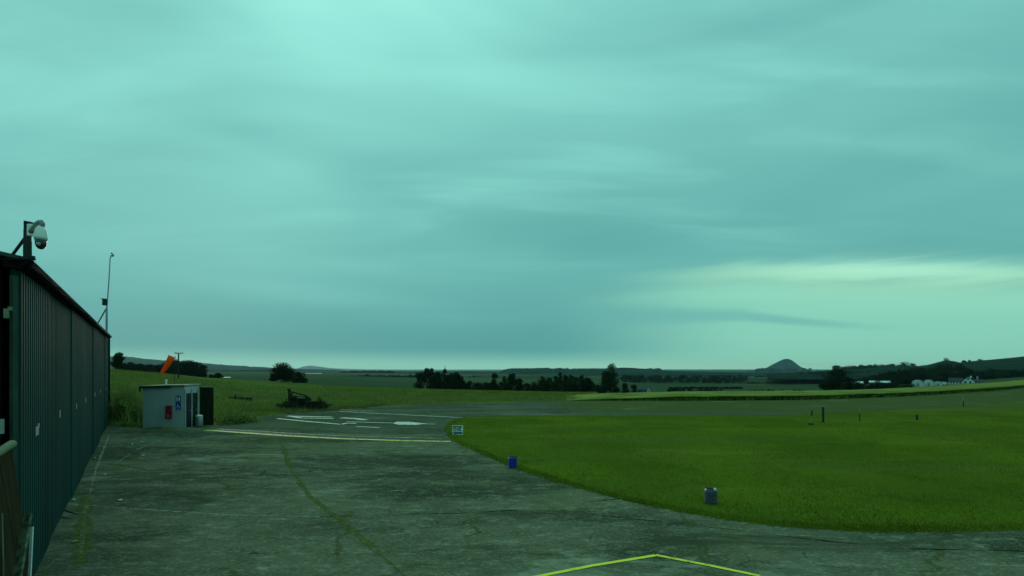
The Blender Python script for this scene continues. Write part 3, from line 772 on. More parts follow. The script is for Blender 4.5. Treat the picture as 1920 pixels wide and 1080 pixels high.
mb = MB(); mb.box(P(57.0, 431.5, -.05), (.062, .05, .165)); mb.build('wall_plate', MAT['whiteplastic'], cc, bevel=.012)
mb = MB(); mb.path([P(58, 435, -.10), P(63, 427, -.13), P(69, 419, -.15), P(74, 416, -.16), P(78, 415.5, -.16), P(79.5, 418, -.16), P(79.5, 424, -.16)], [.030, .029, .027, .026, .025, .026, .027], 14)
mb.build('arm', MAT['greyplastic'], cc, True)
c0 = P(76.5, 446, -.16)
mb = MB(); mb.lathe(c0, [(.068, -.012), (.070, 0), (.069, .03), (.064, .07), (.055, .11), (.040, .143), (.022, .160), (.012, .165)], 28); mb.build('housing', MAT['whiteplastic'], cc, True)
mb = MB(); mb.lathe(c0, [(.066, -.012), (.065, -.028), (.060, -.034)], 28); mb.build('collar', MAT['greyplastic'], cc, True)
mb = MB(); mb.lathe(c0, [(.060, -.020)]+[(.060*math.cos(a), -.06-.095*math.sin(a)) for a in np.linspace(0, PI/2*.98, 10)], 28); dm = mb.build('dome', MAT['smoked'], cc, True)
mb = MB(); mb.tube(c0+Vector((.012, -.035, -.090)), c0+Vector((.020, -.060, -.094)), .026, .024, 18); mb.build('lens', MAT['greyplastic'], dm, True)

# weather mast
d = 28.4
wm = thing('weather_mast', at(200, 630, d), 'thin pole with anemometer and sensor box on the far end of the hangar roof', 'mast')
MB().path([at(199.5, 668, d), at(200, 605, d), at(200, 577, d)], [.055, .055, .05], 8).build('lower_pole', MAT['galv'], wm)
MB().path([at(200, 580, d), at(204, 530, d), at(206.6, 483, d)], [.034, .030, .026], 8).build('upper_pole', MAT['galv'], wm)
MB().bar(at(179, 614, d+.3), at(199.5, 578, d), .045).build('brace', MAT['darksteel'], wm)
mb = MB(); mb.box(at(196.5, 567, d-.1), (.17, .2, .36)); mb.box(at(194.5, 560.5, d-.1), (.22, .22, .04)); mb.build('sensor_box', MAT['darksteel'], wm, bevel=.015)
mb = MB(); mb.bar(at(206.6, 484, d), at(210, 478, d), .03); mb.bar(at(208.5, 474, d), at(213, 479, d), .05)
for a in (0, 2.1, 4.2):
    c = at(210.5, 479.5, d)+Vector((math.cos(a)*.07, math.sin(a)*.07, -.02)); mb.lathe(c, [(.006, -.03), (.03, -.015), (.034, .02)], 8)
mb.build('anemometer', MAT['darksteel'], wm)

# ------------------------------------------------------------------ timber things at the near corner
A1, B1 = at(21, 833, 5.0), at(-107, 916, 3.95)
tv = (A1-B1).normalized()
fp = thing('timber_fence', Vector((B1.x, B1.y, 0)), 'brown timber board fence with a pale round top rail beside the hangar corner', 'panel')
mb = MB(); nbd = 9; out = Nn*.30
for i in range(nbd):
    p = B1.lerp(A1, (i+.015)/nbd); q = B1.lerp(A1, (i+.985)/nbd)
    k = .004*(i % 2); tp = [p+Nn*k, q+Nn*k]; zt = -.05
    b0, b1 = Vector((p.x, p.y, 0))+out, Vector((q.x, q.y, 0))+out
    vs = [tp[0]+UP*zt, tp[1]+UP*zt, b1, b0]; vs += [v-Nn*.03 for v in vs]
    mb.add(vs, [(0,1,2,3),(4,7,6,5),(0,4,5,1),(2,6,7,3),(0,3,7,4),(1,5,6,2)])
mb.build('boards', MAT['timber'], fp)
mb = MB(); mb.path([B1, B1.lerp(A1, .35), B1.lerp(A1, .36), B1.lerp(A1, .66), B1.lerp(A1, .67), A1+tv*.01, A1+tv*.03], [.040, .040, .043, .043, .040, .041, .036], 16); mb.build('rail', MAT['rail'], fp, True)
pk = thing('plank', (at(20, 1080, 4.75).x, 4.75, 0), 'weathered grey plank leaning at the foot of the timber fence', 'plank')
mb = MB(); a = at(52, 966, 4.85); b = Vector((-4.05, 3.55, 0)); x = Vector((.95, -.3, 0)).normalized(); z = (a-b).normalized(); x = (x-z*x.dot(z)).normalized(); y = z.cross(x)
mb.box((a+b)/2, (.10, .022, (a-b).length), ax=(x, y, z)); mb.build('board', MAT['plank'], pk, bevel=.004)
st = at(60, 988, 5.05); o = MB().bar(st, (st.x+.22, 4.75, .0), .028, .012).build('batten', MAT['whiteplastic']); tag(o, 'thin pale batten leaning right of the weathered plank', 'batten')
st = at(4, 962, 4.6); o = MB().tube(st, (st.x+.32, 4.35, 0), .006).build('cane', MAT['rail']); tag(o, 'thin pale cane leaning on the brown timber fence', 'cane')

# ------------------------------------------------------------------ hut
C0 = Vector((-18.7, 26.8, 0)); th = math.radians(-2); fx = Vector((math.cos(th), -math.sin(th), 0)); gy = Vector((math.sin(th), math.cos(th), 0))
HL, HD, HH = 2.32, 1.25, 2.40
hut = thing('hut', C0-fx*HL/2+gy*HD/2, 'small grey rendered toilet hut with flat roof and dark doors beside the hangar', 'hut')
def hq(a, b, z): return C0+fx*a+gy*b+UP*z      # a: along front (0 = right corner, negative left), b: depth
mb = MB(); mb.box(hq(-HL/2, HD/2, HH/2), (HL, HD, HH), ax=(fx, gy, UP)); mb.build('wall', MAT['shed'], hut)
mb = MB()
mb.add([hq(-HL-.12,-.10,HH+.0), hq(.06,-.10,HH+.06), hq(.06,HD+.1,HH+.06), hq(-HL-.12,HD+.1,HH),
        hq(-HL-.12,-.10,HH+.06), hq(.06,-.10,HH+.12), hq(.06,HD+.1,HH+.12), hq(-HL-.12,HD+.1,HH+.06)],
       [(0,3,2,1),(4,5,6,7),(0,1,5,4),(1,2,6,5),(2,3,7,6),(3,0,4,7)])
mb.build('roof', MAT['shedtrim'], hut)
mb = MB(); mb.bar(hq(-HL-.13,-.113,HH-.035), hq(-.7,-.113,HH-.0), .02, .10); mb.bar(hq(-HL-.10,-.09,HH-.28), hq(-HL-.10,-.09,HH-.02), .06); mb.build('fascia', MAT['black'], hut)
for k, b in enumerate((.08, .66)):
    dr = MB().box(hq(.012, b+.24, 1.02), (.03, .44, 1.96), ax=(fx, gy, UP)).build('door', MAT['door'], hut)
    MB().box(hq(.04, b+.40, 1.0), (.03, .03, .12), ax=(fx, gy, UP)).build('handle', MAT['galv'], dr)
mb = MB()
for b in (.03, .605, 1.17): mb.box(hq(.02, b, 1.12), (.05, .075, 2.2), ax=(fx, gy, UP))
mb.build('door_frame', MAT['shedtrim'], hut)
MB().tube(hq(-1.23, .3, HH), hq(-1.23, .3, HH+.34), .05, n=12).tube(hq(-1.23, .3, HH+.33), hq(-1.23, .3, HH+.39), .075, n=12).build('vent_pipe', MAT['whiteplastic'], hut)
# red box on hut wall
rb = thing('extinguisher_box', hq(-.83, -.06, .58), 'tall red box fixed to the front of the grey hut', 'box')
MB().box(hq(-.83, -.07, .95), (.32, .13, .74), ax=(fx, gy, UP)).build('body', MAT['red'], rb, bevel=.02)
MB().box(hq(-.83, -.139, .74), (.06, .008, .06), ax=(fx, gy, UP)).build('badge', MAT['sign_white'], rb)
MB().box(hq(-.69, -.14, .95), (.03, .02, .12), ax=(fx, gy, UP)).build('latch', MAT['darksteel'], rb)
def plate(name, label, a, z, w, h, draw):
    t = thing(name, hq(a, -.01, z), label, 'sign')
    MB().box(hq(a, -.012, z), (w, .02, h), ax=(fx, gy, UP)).build('board', MAT['blue_sign'], t)
    mb = MB()
    def dot(u, v, r):
        vs = [hq(a+u+r*math.cos(k*PI/6), -.0255, z+v+r*math.sin(k*PI/6)) for k in range(12)]; mb.add(vs, [tuple(range(12))])
    def quad(l): mb.add([hq(a+u, -.0255, z+v) for u, v in l], [tuple(range(len(l)))])
    draw(dot, quad); mb.build('pictogram', MAT['sign_white'], t)
def people(dot, quad):
    for s, k in ((-.062, 1), (.062, 0)):
        dot(s, .125, .026)
        if k: quad([(s-.035, .09), (s+.035, .09), (s+.025, -.02), (s+.02, -.14), (s-.02, -.14), (s-.025, -.02)])
        else: quad([(s-.02, .09), (s+.02, .09), (s+.055, -.05), (s+.018, -.05), (s+.018, -.14), (s-.018, -.14), (s-.018, -.05), (s-.055, -.05)])
def chair(dot, quad):
    dot(-.02, .12, .024); quad([(-.04, .09), (-.005, .09), (.01, .01), (-.03, .01)]); quad([(-.03, .01), (.06, .01), (.06, -.02), (-.03, -.02)])
    quad([(.035, -.02), (.06, -.02), (.085, -.11), (.06, -.11)])
    for k in range(9):
        a0, a1 = 2.2+k*.42, 2.2+(k+1)*.42
        quad([(.08*math.cos(a0)-.01, .08*math.sin(a0)-.06), (.08*math.cos(a1)-.01, .08*math.sin(a1)-.06), (.06*math.cos(a1)-.01, .06*math.sin(a1)-.06), (.06*math.cos(a0)-.01, .06*math.sin(a0)-.06)])
plate('toilet_sign', 'small blue toilet sign with two white figures high on the grey hut', -.345, 1.69, .27, .38, people)
plate('toilet_sign', 'blue wheelchair toilet sign directly below the two figure sign', -.345, 1.29, .27, .38, chair)
# pale butt by the door
bt = thing('water_butt', hq(.34, .78, 0), 'pale grey barrel standing outside the hut doors', 'barrel')
MB().lathe(hq(.34, .78, 0), [(.16, 0), (.19, .08), (.20, .3), (.19, .52), (.17, .62)], 18).build('body', MAT['galv'], bt, True)
MB().lathe(hq(.34, .78, .62), [(.185, 0), (.185, .04), (.10, .09), (.02, .10)], 18).build('lid', MAT['whiteplastic'], bt, True)
# dark slatted screen
sc0 = at(375, 700, 28.25); sc0.z = 0
sf = thing('timber_screen', sc0, 'dark slatted timber screen against the right side of the hut', 'screen')
mb = MB()
for k in range(6):
    p = sc0+Vector((.05+.095*k, .045*k, 0)); mb.box(p+UP*1.16, (.101, .03, 2.3), .44)
mb.build('slats', MAT['darkwood'], sf)
mb = MB(); mb.bar(sc0+Vector((-.0, .0, 2.33)), sc0+Vector((.58, .27, 2.31)), .16, .04); mb.build('cap', MAT['palepost'], sf)
for k in (0, 1):
    p = sc0+Vector((.52*k, .30*k+.08, 0)); MB().bar(p, p+UP*2.28, .08).build('post', MAT['post'], sf)
# pale edging stones left of the hut
for x, y, s in [(244,781,.22),(249,785,.13),(256,786,.15),(262,787,.13),(269,787.5,.14),(240,795,.16),(286,799,.12),(306,801,.11),(313,801.5,.12),(318,802,.11)]:
    p = gp(x, y+.9); mb = MB(); mb.lathe(p, [(s*.9, 0), (s, .04), (s*.7, .09+.2*s), (s*.25, .12+.25*s)], 7)
    o = mb.build('edging_stone', MAT['stone']); tag(o, 'pale edging stone in the weedy strip at the foot of the hut', 'stone', 'edging stones at the foot of the hut')

# ------------------------------------------------------------------ windsock
d = 60.0
ws = thing('windsock', (at(327, 720, d).x, d, hz(at(327, 720, d).x, d)), 'orange windsock drooping from a thin mast behind the hut', 'windsock')
base = Vector(ws.location)
MB().path([base, at(328.5, 667, d+.1)], [.035, .025], 8).build('mast', MAT['post'], ws)
mouth, tail = at(322.0, 669, d), at(302.5, 700.5, d-.3); ax = (tail-mouth)
n = 24; m = 12; mb = MB(); vs = []; fs = []
u = ax.normalized(); xx = u.cross(Vector((0, 1, 0))).normalized(); yy = u.cross(xx)
for i in range(m+1):
    t = i/m; c = mouth+ax*t+Vector((0, 0, -.12*math.sin(PI*t)*.6)); r = .40*(1-t)+.20*t
    for k in range(n):
        a = 2*PI*k/n; rr = r*(1+.06*math.sin(3*a+5*t)*t)
        vs.append(c+xx*math.cos(a)*rr+yy*math.sin(a)*rr*(.95-.2*t))
for i in range(m):
    for k in range(n): fs.append((i*n+k, i*n+(k+1) % n, (i+1)*n+(k+1) % n, (i+1)*n+k))
mb.add(vs, fs); mb.build('sleeve', MAT['orange'], ws, True)
mb = MB(); mb.path([mouth+xx*math.cos(2*PI*k/20)*.41+yy*math.sin(2*PI*k/20)*.40 for k in range(21)], [.018]*21, 6); mb.build('hoop', MAT['orange'], ws)
MB().bar(mouth+xx*.4, at(328.5, 668, d+.1), .03).build('swivel_arm', MAT['galv'], ws)
# telegraph pole
d = 72.0; X = at(334.7, 700, d).x
tp = thing('telegraph_pole', (X, d, hz(X, d)), 'thin telegraph pole with one crossarm standing behind the hut', 'pole')
MB().path([(X, d, hz(X, d)-.2), at(334.8, 661.5, d)], [.11, .085], 8).build('pole', MAT['post'], tp)
MB().bar(at(327.5, 662.4, d-.12), at(343.5, 663.2, d-.12), .10, .09).build('crossarm', MAT['post'], tp)
for x in (328.5, 331.5, 338.5, 342.5): MB().lathe(at(x, 662, d-.12), [(.03, .03), (.05, .08), (.04, .16), (.015, .2)], 8).build('insulator', MAT['post'], tp)

# ------------------------------------------------------------------ derelict farm implements
def fz(px, py0, dg):
    return at(px, py0, dg)
d = 41.0; G = hz(at(565, 760, d).x, d)
im = thing('farm_implement', (at(560, 765, d).x, d, G), 'dark rusting farm implement with a tall post and slanted frame on the meadow edge', 'implement')
Q = lambda x, y, dd=0.0: at(x, y, d+dd)
mb = MB(); mb.bar(Q(541.5, 758), Q(541.8, 729), .09); mb.box(Q(542, 731), (.22, .18, .18)); mb.build('mast', MAT['rust'], im)
mb = MB()
for dd in (-.7, .7):
    mb.bar(Q(543.5, 734, dd), Q(573, 741.5, dd), .10); mb.bar(Q(573, 741, dd), Q(577, 752, dd), .11); mb.bar(Q(553, 742, dd), Q(558, 753, dd), .10); mb.bar(Q(546, 737, dd), Q(545, 754, dd), .16)
    mb.bar(Q(556, 744, dd), Q(573, 743.5, dd), .06)
mb.bar(Q(573, 741, -.7), Q(573, 741, .7), .1); mb.bar(Q(545, 735, -.7), Q(545, 735, .7), .1); mb.bar(Q(572, 741, -.7), Q(583, 750, -.5), .12); mb.bar(Q(577, 745, .3), Q(582, 751, .3), .18)
mb.build('frame', MAT['rust'], im)
mb = MB(); mb.box(Q(556, 755.5), (1.5, 1.3, .26)); mb.box(Q(549, 748, .2), (.42, .8, .55)); mb.box(Q(566, 750.5, .2), (.5, .9, .40)); mb.bar(Q(551, 748), Q(569, 754), .3); mb.build('hopper', MAT['rust'], im, bevel=.03)
mb = MB(); mb.bar(Q(529, 752.8), Q(545, 756), .06, .07); mb.bar(Q(531, 758), Q(537, 752), .09); mb.bar(Q(537.5, 748), Q(538, 755), .07); mb.build('drawbar', MAT['rust'], im)
for dd in (-.8, .8):
    c = Q(569, 760, dd); MB().path([c+Vector((0, -.11, 0)), c+Vector((0, .11, 0))], [.36, .36], 20).build('wheel', MAT['tyre'], im)
d2 = 40.0; Gx = at(592, 765, d2).x
tb = thing('water_trough', (Gx, d2, 0), 'low dark rectangular trough right of the farm implement', 'trough')
mb = MB(); t0 = at(593, 756, d2)
for dx in (-1, 1): mb.box((t0.x+dx*.60, d2, .33), (.06, .7, .62))
for dy in (-1, 1): mb.box((t0.x, d2+dy*.37, .33), (1.26, .05, .62))
mb.build('sides', MAT['rust'], tb)
mb = MB(); mb.box((t0.x, d2, .06), (1.12, .66, .05)); mb.build('base', MAT['rust'], tb)
tree('bush', 598.5, 745.5, 9, 39.9, 'bush', MAT['weed'], 'small green plant growing out of the dark trough', 'plant', n=300, base=760)
d = 48.0; Q = lambda x, y, dd=0.0: at(x, y, d+dd)
X = at(452, 752, d).x
im2 = thing('harrow_frame', (X, d, hz(X, d)), 'long low dark implement frame lying in the meadow grass', 'implement')
mb = MB(); mb.bar(Q(431, 746.5), Q(472, 748.5), .24, .34); mb.bar(Q(431, 746, .8), Q(472, 748, .8), .16); mb.bar(Q(440, 750, 0), Q(440, 750, .8), .12); mb.bar(Q(462, 751, 0), Q(462, 751, .8), .12); mb.build('frame', MAT['rust'], im2)
MB().bar(Q(442, 749), Q(441.5, 740), .10).build('lever', MAT['rust'], im2)
mb = MB(); mb.box(Q(469, 752.5), (.34, .4, .38)); mb.build('weight', MAT['rust'], im2, bevel=.03)
for x in (436, 455):
    c = Q(x, 753); MB().path([c+Vector((0, -.06, 0)), c+Vector((0, .06, 0))], [.17, .17], 14).build('wheel', MAT['tyre'], im2)

# ------------------------------------------------------------------ stop sign
p = gp(858, 815.5); d = p.y; w = .56; hgt = .49
sg = thing('stop_sign', p, 'small white board lettered STOP standing at the corner of the infield grass', 'sign')
zc = at(857.7, 806.7, d).z
MB().box((p.x, d, zc), (w, .025, hgt)).build('board', MAT['sign_white'], sg, bevel=.008)
for s in (-1, 1): MB().bar((p.x+s*.2, d+.03, -.05), (p.x+s*.2, d+.03, zc+.1), .035).build('leg', MAT['post'], sg)
def text(name, s, size, cx, y, z, mat, parent, bold=0.0, wid=1.0):
    cu = bpy.data.curves.new(name, 'FONT'); cu.body = s; cu.size = size; cu.align_x = 'CENTER'; cu.align_y = 'CENTER'; cu.extrude = .002; cu.offset = bold
    o = bpy.data.objects.new(name, cu); COL.objects.link(o)
    bpy.context.view_layer.update()
    me = bpy.data.meshes.new_from_object(o.evaluated_get(bpy.context.evaluated_depsgraph_get()))
    bpy.data.objects.remove(o); me.materials.clear(); me.materials.append(mat)
    L = parent_loc(parent)
    for v in me.vertices:
        x0, y0, z0 = v.co; v.co = Vector((cx+x0*wid, y-z0, z+y0))-L
    o = bpy.data.objects.new(name, me); COL.objects.link(o); o.parent = parent
    return o
text('lettering', 'STOP', .20, p.x-.02, d-.016, zc+.13, MAT['sign_black'], sg, .010, .92)
text('lettering', 'ACTIVE', .125, p.x-.02, d-.016, zc-.01, MAT['sign_black'], sg, .004, .95)
text('lettering', 'RUNWAY', .115, p.x, d-.016, zc-.145, MAT['sign_black'], sg, .012, .98)

# ------------------------------------------------------------------ jerrycans
def jerrycan(px, py, mat, label, w, h, rz):
    p = gp(px, py); t = thing('jerrycan', p, label, 'jerrycan', 'jerrycans marking the edge of the grass')
    dp = w*.62
    ax = (Vector((math.cos(rz), math.sin(rz), 0)), Vector((-math.sin(rz), math.cos(rz), 0)), UP)
    b = MB().box(p+UP*(h*.44), (w, dp, h*.86), ax=ax).build('body', mat, t, bevel=.028)
    mb = MB()
    for s in (-1, 1): mb.bar(p+ax[0]*(-s*w*.33)-ax[1]*(dp/2+.003)+UP*(h*.18), p+ax[0]*(s*w*.33)-ax[1]*(dp/2+.003)+UP*(h*.72), .022, .01)
    mb.build('rib', mat, b)
    for o in (-.055, 0, .055):
        q = p+ax[1]*o+ax[0]*(-.02)
        MB().path([q-ax[0]*w*.26+UP*h*.86, q-ax[0]*w*.22+UP*h*.95, q+ax[0]*w*.20+UP*h*.95, q+ax[0]*w*.24+UP*h*.86], [.013]*4, 8).build('handle', MAT['darksteel'], t, True)
    c = p+ax[0]*(w*.36)+UP*h*.86
    MB().tube(c, c+ax[0]*.03+UP*h*.11, .034, .030, 12).build('cap', MAT['sign_white'] if mat is MAT['cangrey'] else MAT['darksteel'], t)
    if mat is MAT['cangrey']: MB().box(p-ax[0]*(w*.36)+UP*(h*.885), (w*.2, dp*.5, h*.03), ax=ax).build('label_strip', MAT['sign_white'], t)
jerrycan(961, 877.5, MAT['canblue'], 'bright blue jerrycan standing at the grass edge', .285, .42, .15)
jerrycan(1332, 944, MAT['cangrey'], 'grey jerrycan with white cap standing in the grass edge', .29, .40, -.12)

# ------------------------------------------------------------------ marker posts
def post(px, top, py, r, mat, label, lean=0, capm=None, base=False, sq=False):
    p = gp(px, py); h = (py-top)*p.y/F; t = thing('marker_post', p, label, 'post', 'marker posts standing in the infield grass')
    tp_ = p+Vector((lean*h, .02, h))
    mb = MB()
    (mb.bar(p-UP*.05, tp_, r*2) if sq else mb.path([p-UP*.05, tp_], [r, r*.85], 8)); mb.build('shaft', mat, t)
    mb = MB(); q = p.lerp(tp_, .62); mb.path([q, tp_+UP*.02], [r*1.25, r*1.2], 8); mb.build('sleeve', capm or mat, t)
    if base: MB().lathe(p, [(.14, 0), (.16, .03), (.10, .07), (.03, .09)], 12).build('foot', MAT['tyre'], t)
post(1520, 770, 796, .034, MAT['palepost'], 'pale leaning marker post with dark top and round foot', .12, MAT['post'], True)
post(1543.5, 764, 792.5, .048, MAT['post'], 'thick dark upright post right of the pale leaning post', 0, None, False, True)
post(1612, 765, 790, .030, MAT['post'], 'thin dark post with paler middle halfway to the right edge', 0, MAT['palepost'])
post(1719.5, 778, 787.5, .045, MAT['post'], 'short dark stub of a post in the open grass', 0, None, False, True)
post(1806.5, 745, 763, .040, MAT['post'], 'thin grey post at the runway edge furthest right', 0, MAT['palepost'])

# ------------------------------------------------------------------ litter on the concrete
for x, y, s in [(225,939,.055),(138,938.5,.05),(197,890.5,.045),(268,855,.06),(178,859,.035),(266,829,.06),(248,834,.05)]:
    p = gp(x, y); a = random.random()*3; mb = MB()
    vs = [p+Vector((math.cos(a+k*1.256)*s*random.uniform(.7, 1.2), math.sin(a+k*1.256)*s*.8, .02+.012*(k % 2))) for k in range(5)]
    vs += [v+UP*.008 for v in vs]
    mb.add(vs, [(4,3,2,1,0),(5,6,7,8,9)]+[(k, (k+1) % 5, 5+(k+1) % 5, 5+k) for k in range(5)])
    tag(mb.build('paper_scrap', MAT['scrap']), 'small pale scrap lying on the concrete near the hangar', 'litter', 'pale scraps on the concrete')
p = gp(140, 1018); mb = MB(); mb.add([p+Vector(q) for q in [(-.07,0,.02),(-.01,-.05,.035),(.07,.0,.03),(.02,.04,.045)]]+[p+Vector(q)+UP*.01 for q in [(-.07,0,.02),(-.01,-.05,.035),(.07,.0,.03),(.02,.04,.045)]], [(3,2,1,0),(4,5,6,7),(0,1,5,4),(1,2,6,5),(2,3,7,6),(3,0,4,7)])
tag(mb.build('fallen_leaf', MAT['leafy']), 'bright yellow leaf lying on the concrete at lower left', 'leaf')

# ------------------------------------------------------------------ far buildings
def house(name, label, cat, x0, x1, yb, yw, yr, d, depth, wallm, roofm, gable=False, chim=(), wins=(), rz=0.0):
    """x0..x1 front span, yb base, yw wall top, yr ridge (photo pixels at distance d)"""
    a, b = at(x0, yb, d), at(x1, yb, d); w = b.x-a.x; hw = at(x0, yw, d).z-a.z; hr = at(x0, yr, d).z-a.z
    t = thing(name, (a.x, d, a.z), label, cat); al = math.atan2(a.x, d); t.rotation_euler = (0, 0, -al); w *= math.cos(al); mb = MB(); rm = MB(); o = .25
    if gable:
        mb.add([(0,0,-1),(w,0,-1),(w,0,hw),(w/2,0,hr),(0,0,hw),(0,depth,-1),(w,depth,-1),(w,depth,hw),(w/2,depth,hr),(0,depth,hw)],
               [(0,1,2,3,4),(9,8,7,6,5),(1,6,7,2),(0,4,9,5)])
        for sx, s in ((-o, 1), (w+o, -1)):
            e0 = hw-o*(hr-hw)/(w/2)
            v = [(sx,-o,e0+.02),(w/2,-o,hr+.02),(w/2,depth+o,hr+.02),(sx,depth+o,e0+.02)]; v += [(x, y, z+.22) for x, y, z in v]
            rm.add(v, [(0,1,2,3),(7,6,5,4),(0,4,5,1),(1,5,6,2),(2,6,7,3),(3,7,4,0)])
    else:
        mb.add([(0,0,-1),(w,0,-1),(w,0,hw),(0,0,hw),(0,depth,-1),(w,depth,-1),(w,depth,hw),(0,depth,hw),(0,depth/2,hr),(w,depth/2,hr)],
               [(0,1,2,3),(4,7,6,5),(0,3,8,7,4),(1,5,6,9,2)])
        for sy, s in ((-o, 1), (depth+o, -1)):
            e0 = hw-o*(hr-hw)/(depth/2)
            v = [(-o,sy,e0+.02),(w+o,sy,e0+.02),(w+o,depth/2,hr+.02),(-o,depth/2,hr+.02)]; v += [(x, y, z+.22) for x, y, z in v]
            rm.add(v, [(0,1,2,3),(7,6,5,4),(0,4,5,1),(1,5,6,2),(2,6,7,3),(3,7,4,0)])
    W_ = mb.build('wall', wallm); W_.parent = t; R_ = rm.build('roof', roofm); R_.parent = t
    for cx, ch in chim:
        mb = MB(); yy = depth/2; mb.box((cx*w, yy, hr+ch/2-.3), (.9, .7, ch+.6)); mb.box((cx*w, yy, hr+ch+.05), (1.05, .85, .12)); c = mb.build('chimney', wallm); c.parent = R_
    for wx, wz, ww, wh in wins:
        wd = MB().box((wx*w, -.02, wz), (ww, .06, wh)).build('window', MAT['glass']); wd.parent = t
        s = MB().box((wx*w, -.05, wz-wh/2-.06), (ww+.2, .12, .1)).build('sill', wallm); s.parent = wd
    return t
house('cottage', 'white cottage with a steep white gable facing the runway', 'house', 1803, 1827, 720, 715, 707.3, 285, 8, MAT['whitewall'], MAT['slate'], True, [(.72, .7)], [(.3, 1.2, .9, 1.2), (.68, 1.2, .9, 1.2), (.5, 3.0, .8, .9)])
house('cottage_wing', 'long low white wing left of the white gable cottage', 'house', 1779, 1804, 720.5, 715, 709, 287, 6.5, MAT['whitewall'], MAT['slate'], False, [], [(.15, 1.0, .9, 1.0), (.38, 1.0, .9, 1.0), (.62, 1.0, .9, 1.0), (.85, 1.0, .9, 1.0)])
house('outbuilding', 'low pale outbuilding right of the white gable cottage', 'house', 1825, 1842, 719, 716, 712, 292, 6, MAT['greywall'], MAT['slate'], False, [(.45, 2.2)], [(.3, .5, .8, .6)])
def tunnel(label, x0, x1, yb, yt, d, depth):
    a, b = at(x0, yb, d), at(x1, yb, d); w = b.x-a.x; h = at(x0, yt, d).z-a.z; n = 14
    t = thing('polytunnel', (a.x, d, a.z), label, 'polytunnel', 'polytunnels by the white cottage'); al = math.atan2(a.x, d); t.rotation_euler = (0, 0, -al); w *= math.cos(al); mb = MB(); v = []; f = []
    for y in (0, depth):
        for k in range(n+1):
            an = PI*k/n; v.append((w/2-w/2*math.cos(an), y, h*math.sin(an)**.5 if 0 < k < n else -.6))
    for k in range(n): f.append((k, k+1, n+2+k, n+1+k))
    f += [tuple(range(n+1)), tuple(range(2*n+1, n, -1))]; mb.add(v, f); o = mb.build('cover', MAT['poly']); o.parent = t
    for fr in (.02, .98):
        mb = MB(); mb.path([Vector(v[k])+Vector((0, -.04 if fr < .5 else depth+.04, 0)) for k in range(n+1)], [.12]*(n+1), 5); o = mb.build('hoop', MAT['greyplastic']); o.parent = t
    mb = MB(); mb.box((w/2, -.06, h*.28), (w*.22, .05, h*.6)); o = mb.build('door', MAT['galv']); o.parent = t
tunnel('left white polytunnel of the row beside the cottage', 1709, 1733, 726, 713.3, 255, 14)
tunnel('middle white polytunnel of the row beside the cottage', 1731, 1752, 725, 713, 262, 14)
tunnel('small low white polytunnel at the right end of the row', 1750, 1768, 723.5, 716, 268, 10)
o = thing('van', at(1769, 722.5, 280), 'tiny white van parked between the polytunnels and the cottage', 'van')
p = Vector(o.location); MB().box(p+Vector((0, 0, 1.2)), (3.2, 1.8, 1.5)).build('body', MAT['whitewall'], o, bevel=.2)
MB().box(p+Vector((1.0, -.93, 1.55)), (.8, .05, .5)).build('window', MAT['glass'], o)
for s in (-1, 1): MB().path([p+Vector((s, -.95, .38)), p+Vector((s, -.7, .38))], [.36, .36], 14).build('wheel', MAT['tyre'], o)
MAT['paleroof'] = M('pale_sheet_roof', (.62, .64, .60), .5, .3, .1, .3)
house('barn', 'long low barn with a pale sheet roof left of the polytunnels', 'barn', 1630, 1669, 724, 717.3, 714.7, 300, 12, MAT['slab'], MAT['paleroof'], False, (), [(.3, .6, 2, 1), (.7, .6, 2, 1)])
house('barn', 'shorter pale roofed barn just right of the broad tree', 'barn', 1604, 1618, 724, 718.3, 715.8, 310, 8, MAT['slab'], MAT['paleroof'], False, (), [(.5, .5, 2, 1)])
house('shed_building', 'tiny pale gabled shed at the foot of the broad tree', 'shed', 1594.5, 1600, 724, 718, 715, 305, 5, MAT['paleroof'], MAT['paleroof'], True, (), [(.5, .6, .6, .8)])
house('barn', 'dark low barn behind the crop right of the tallest tree', 'barn', 1188, 1212, 738, 731, 726.5, 240, 9, MAT['slab'], MAT['slate'], False, (), [(.5, .8, 1.2, .9)])
house('cottage', 'tiny white gable end beside the dark low barn', 'house', 1213.5, 1219, 736, 730.5, 727.5, 246, 6, MAT['whitewall'], MAT['slate'], True, (), [(.5, .9, .5, .7)])
house('farmhouse', 'distant white farmhouse below the conical hill', 'house', 1480, 1493, 705, 702.5, 700.6, 2000, 9, MAT['whitewall'], MAT['slate'], False, [(.3, 2)], [(.3, 2, 2, 2), (.7, 2, 2, 2)])
house('glasshouse', 'long pale low glasshouse in the valley at left', 'glasshouse', 425, 480, 712.5, 711, 709.6, 480, 9, MAT['poly'], MAT['poly'], False, (), [(.3, .4, 1.5, .6)])
house('glasshouse', 'short pale glasshouse beside the dark bush in the left valley', 'glasshouse', 412, 432, 711, 709, 707.4, 500, 9, MAT['poly'], MAT['poly'], False, (), [(.5, .6, 1.5, .6)])
house('glasshouse', 'long pale roofs far beyond the lone round tree', 'glasshouse', 572, 604, 702, 701, 700, 1300, 14, MAT['poly'], MAT['poly'], False, (), [(.5, .5, 3, .8)])
house('barn', 'small pale barn far behind the lone round tree', 'barn', 558, 567, 700.5, 699.4, 698.2, 1400, 12, MAT['poly'], MAT['poly'], False, (), [(.5, .5, 3, .8)])

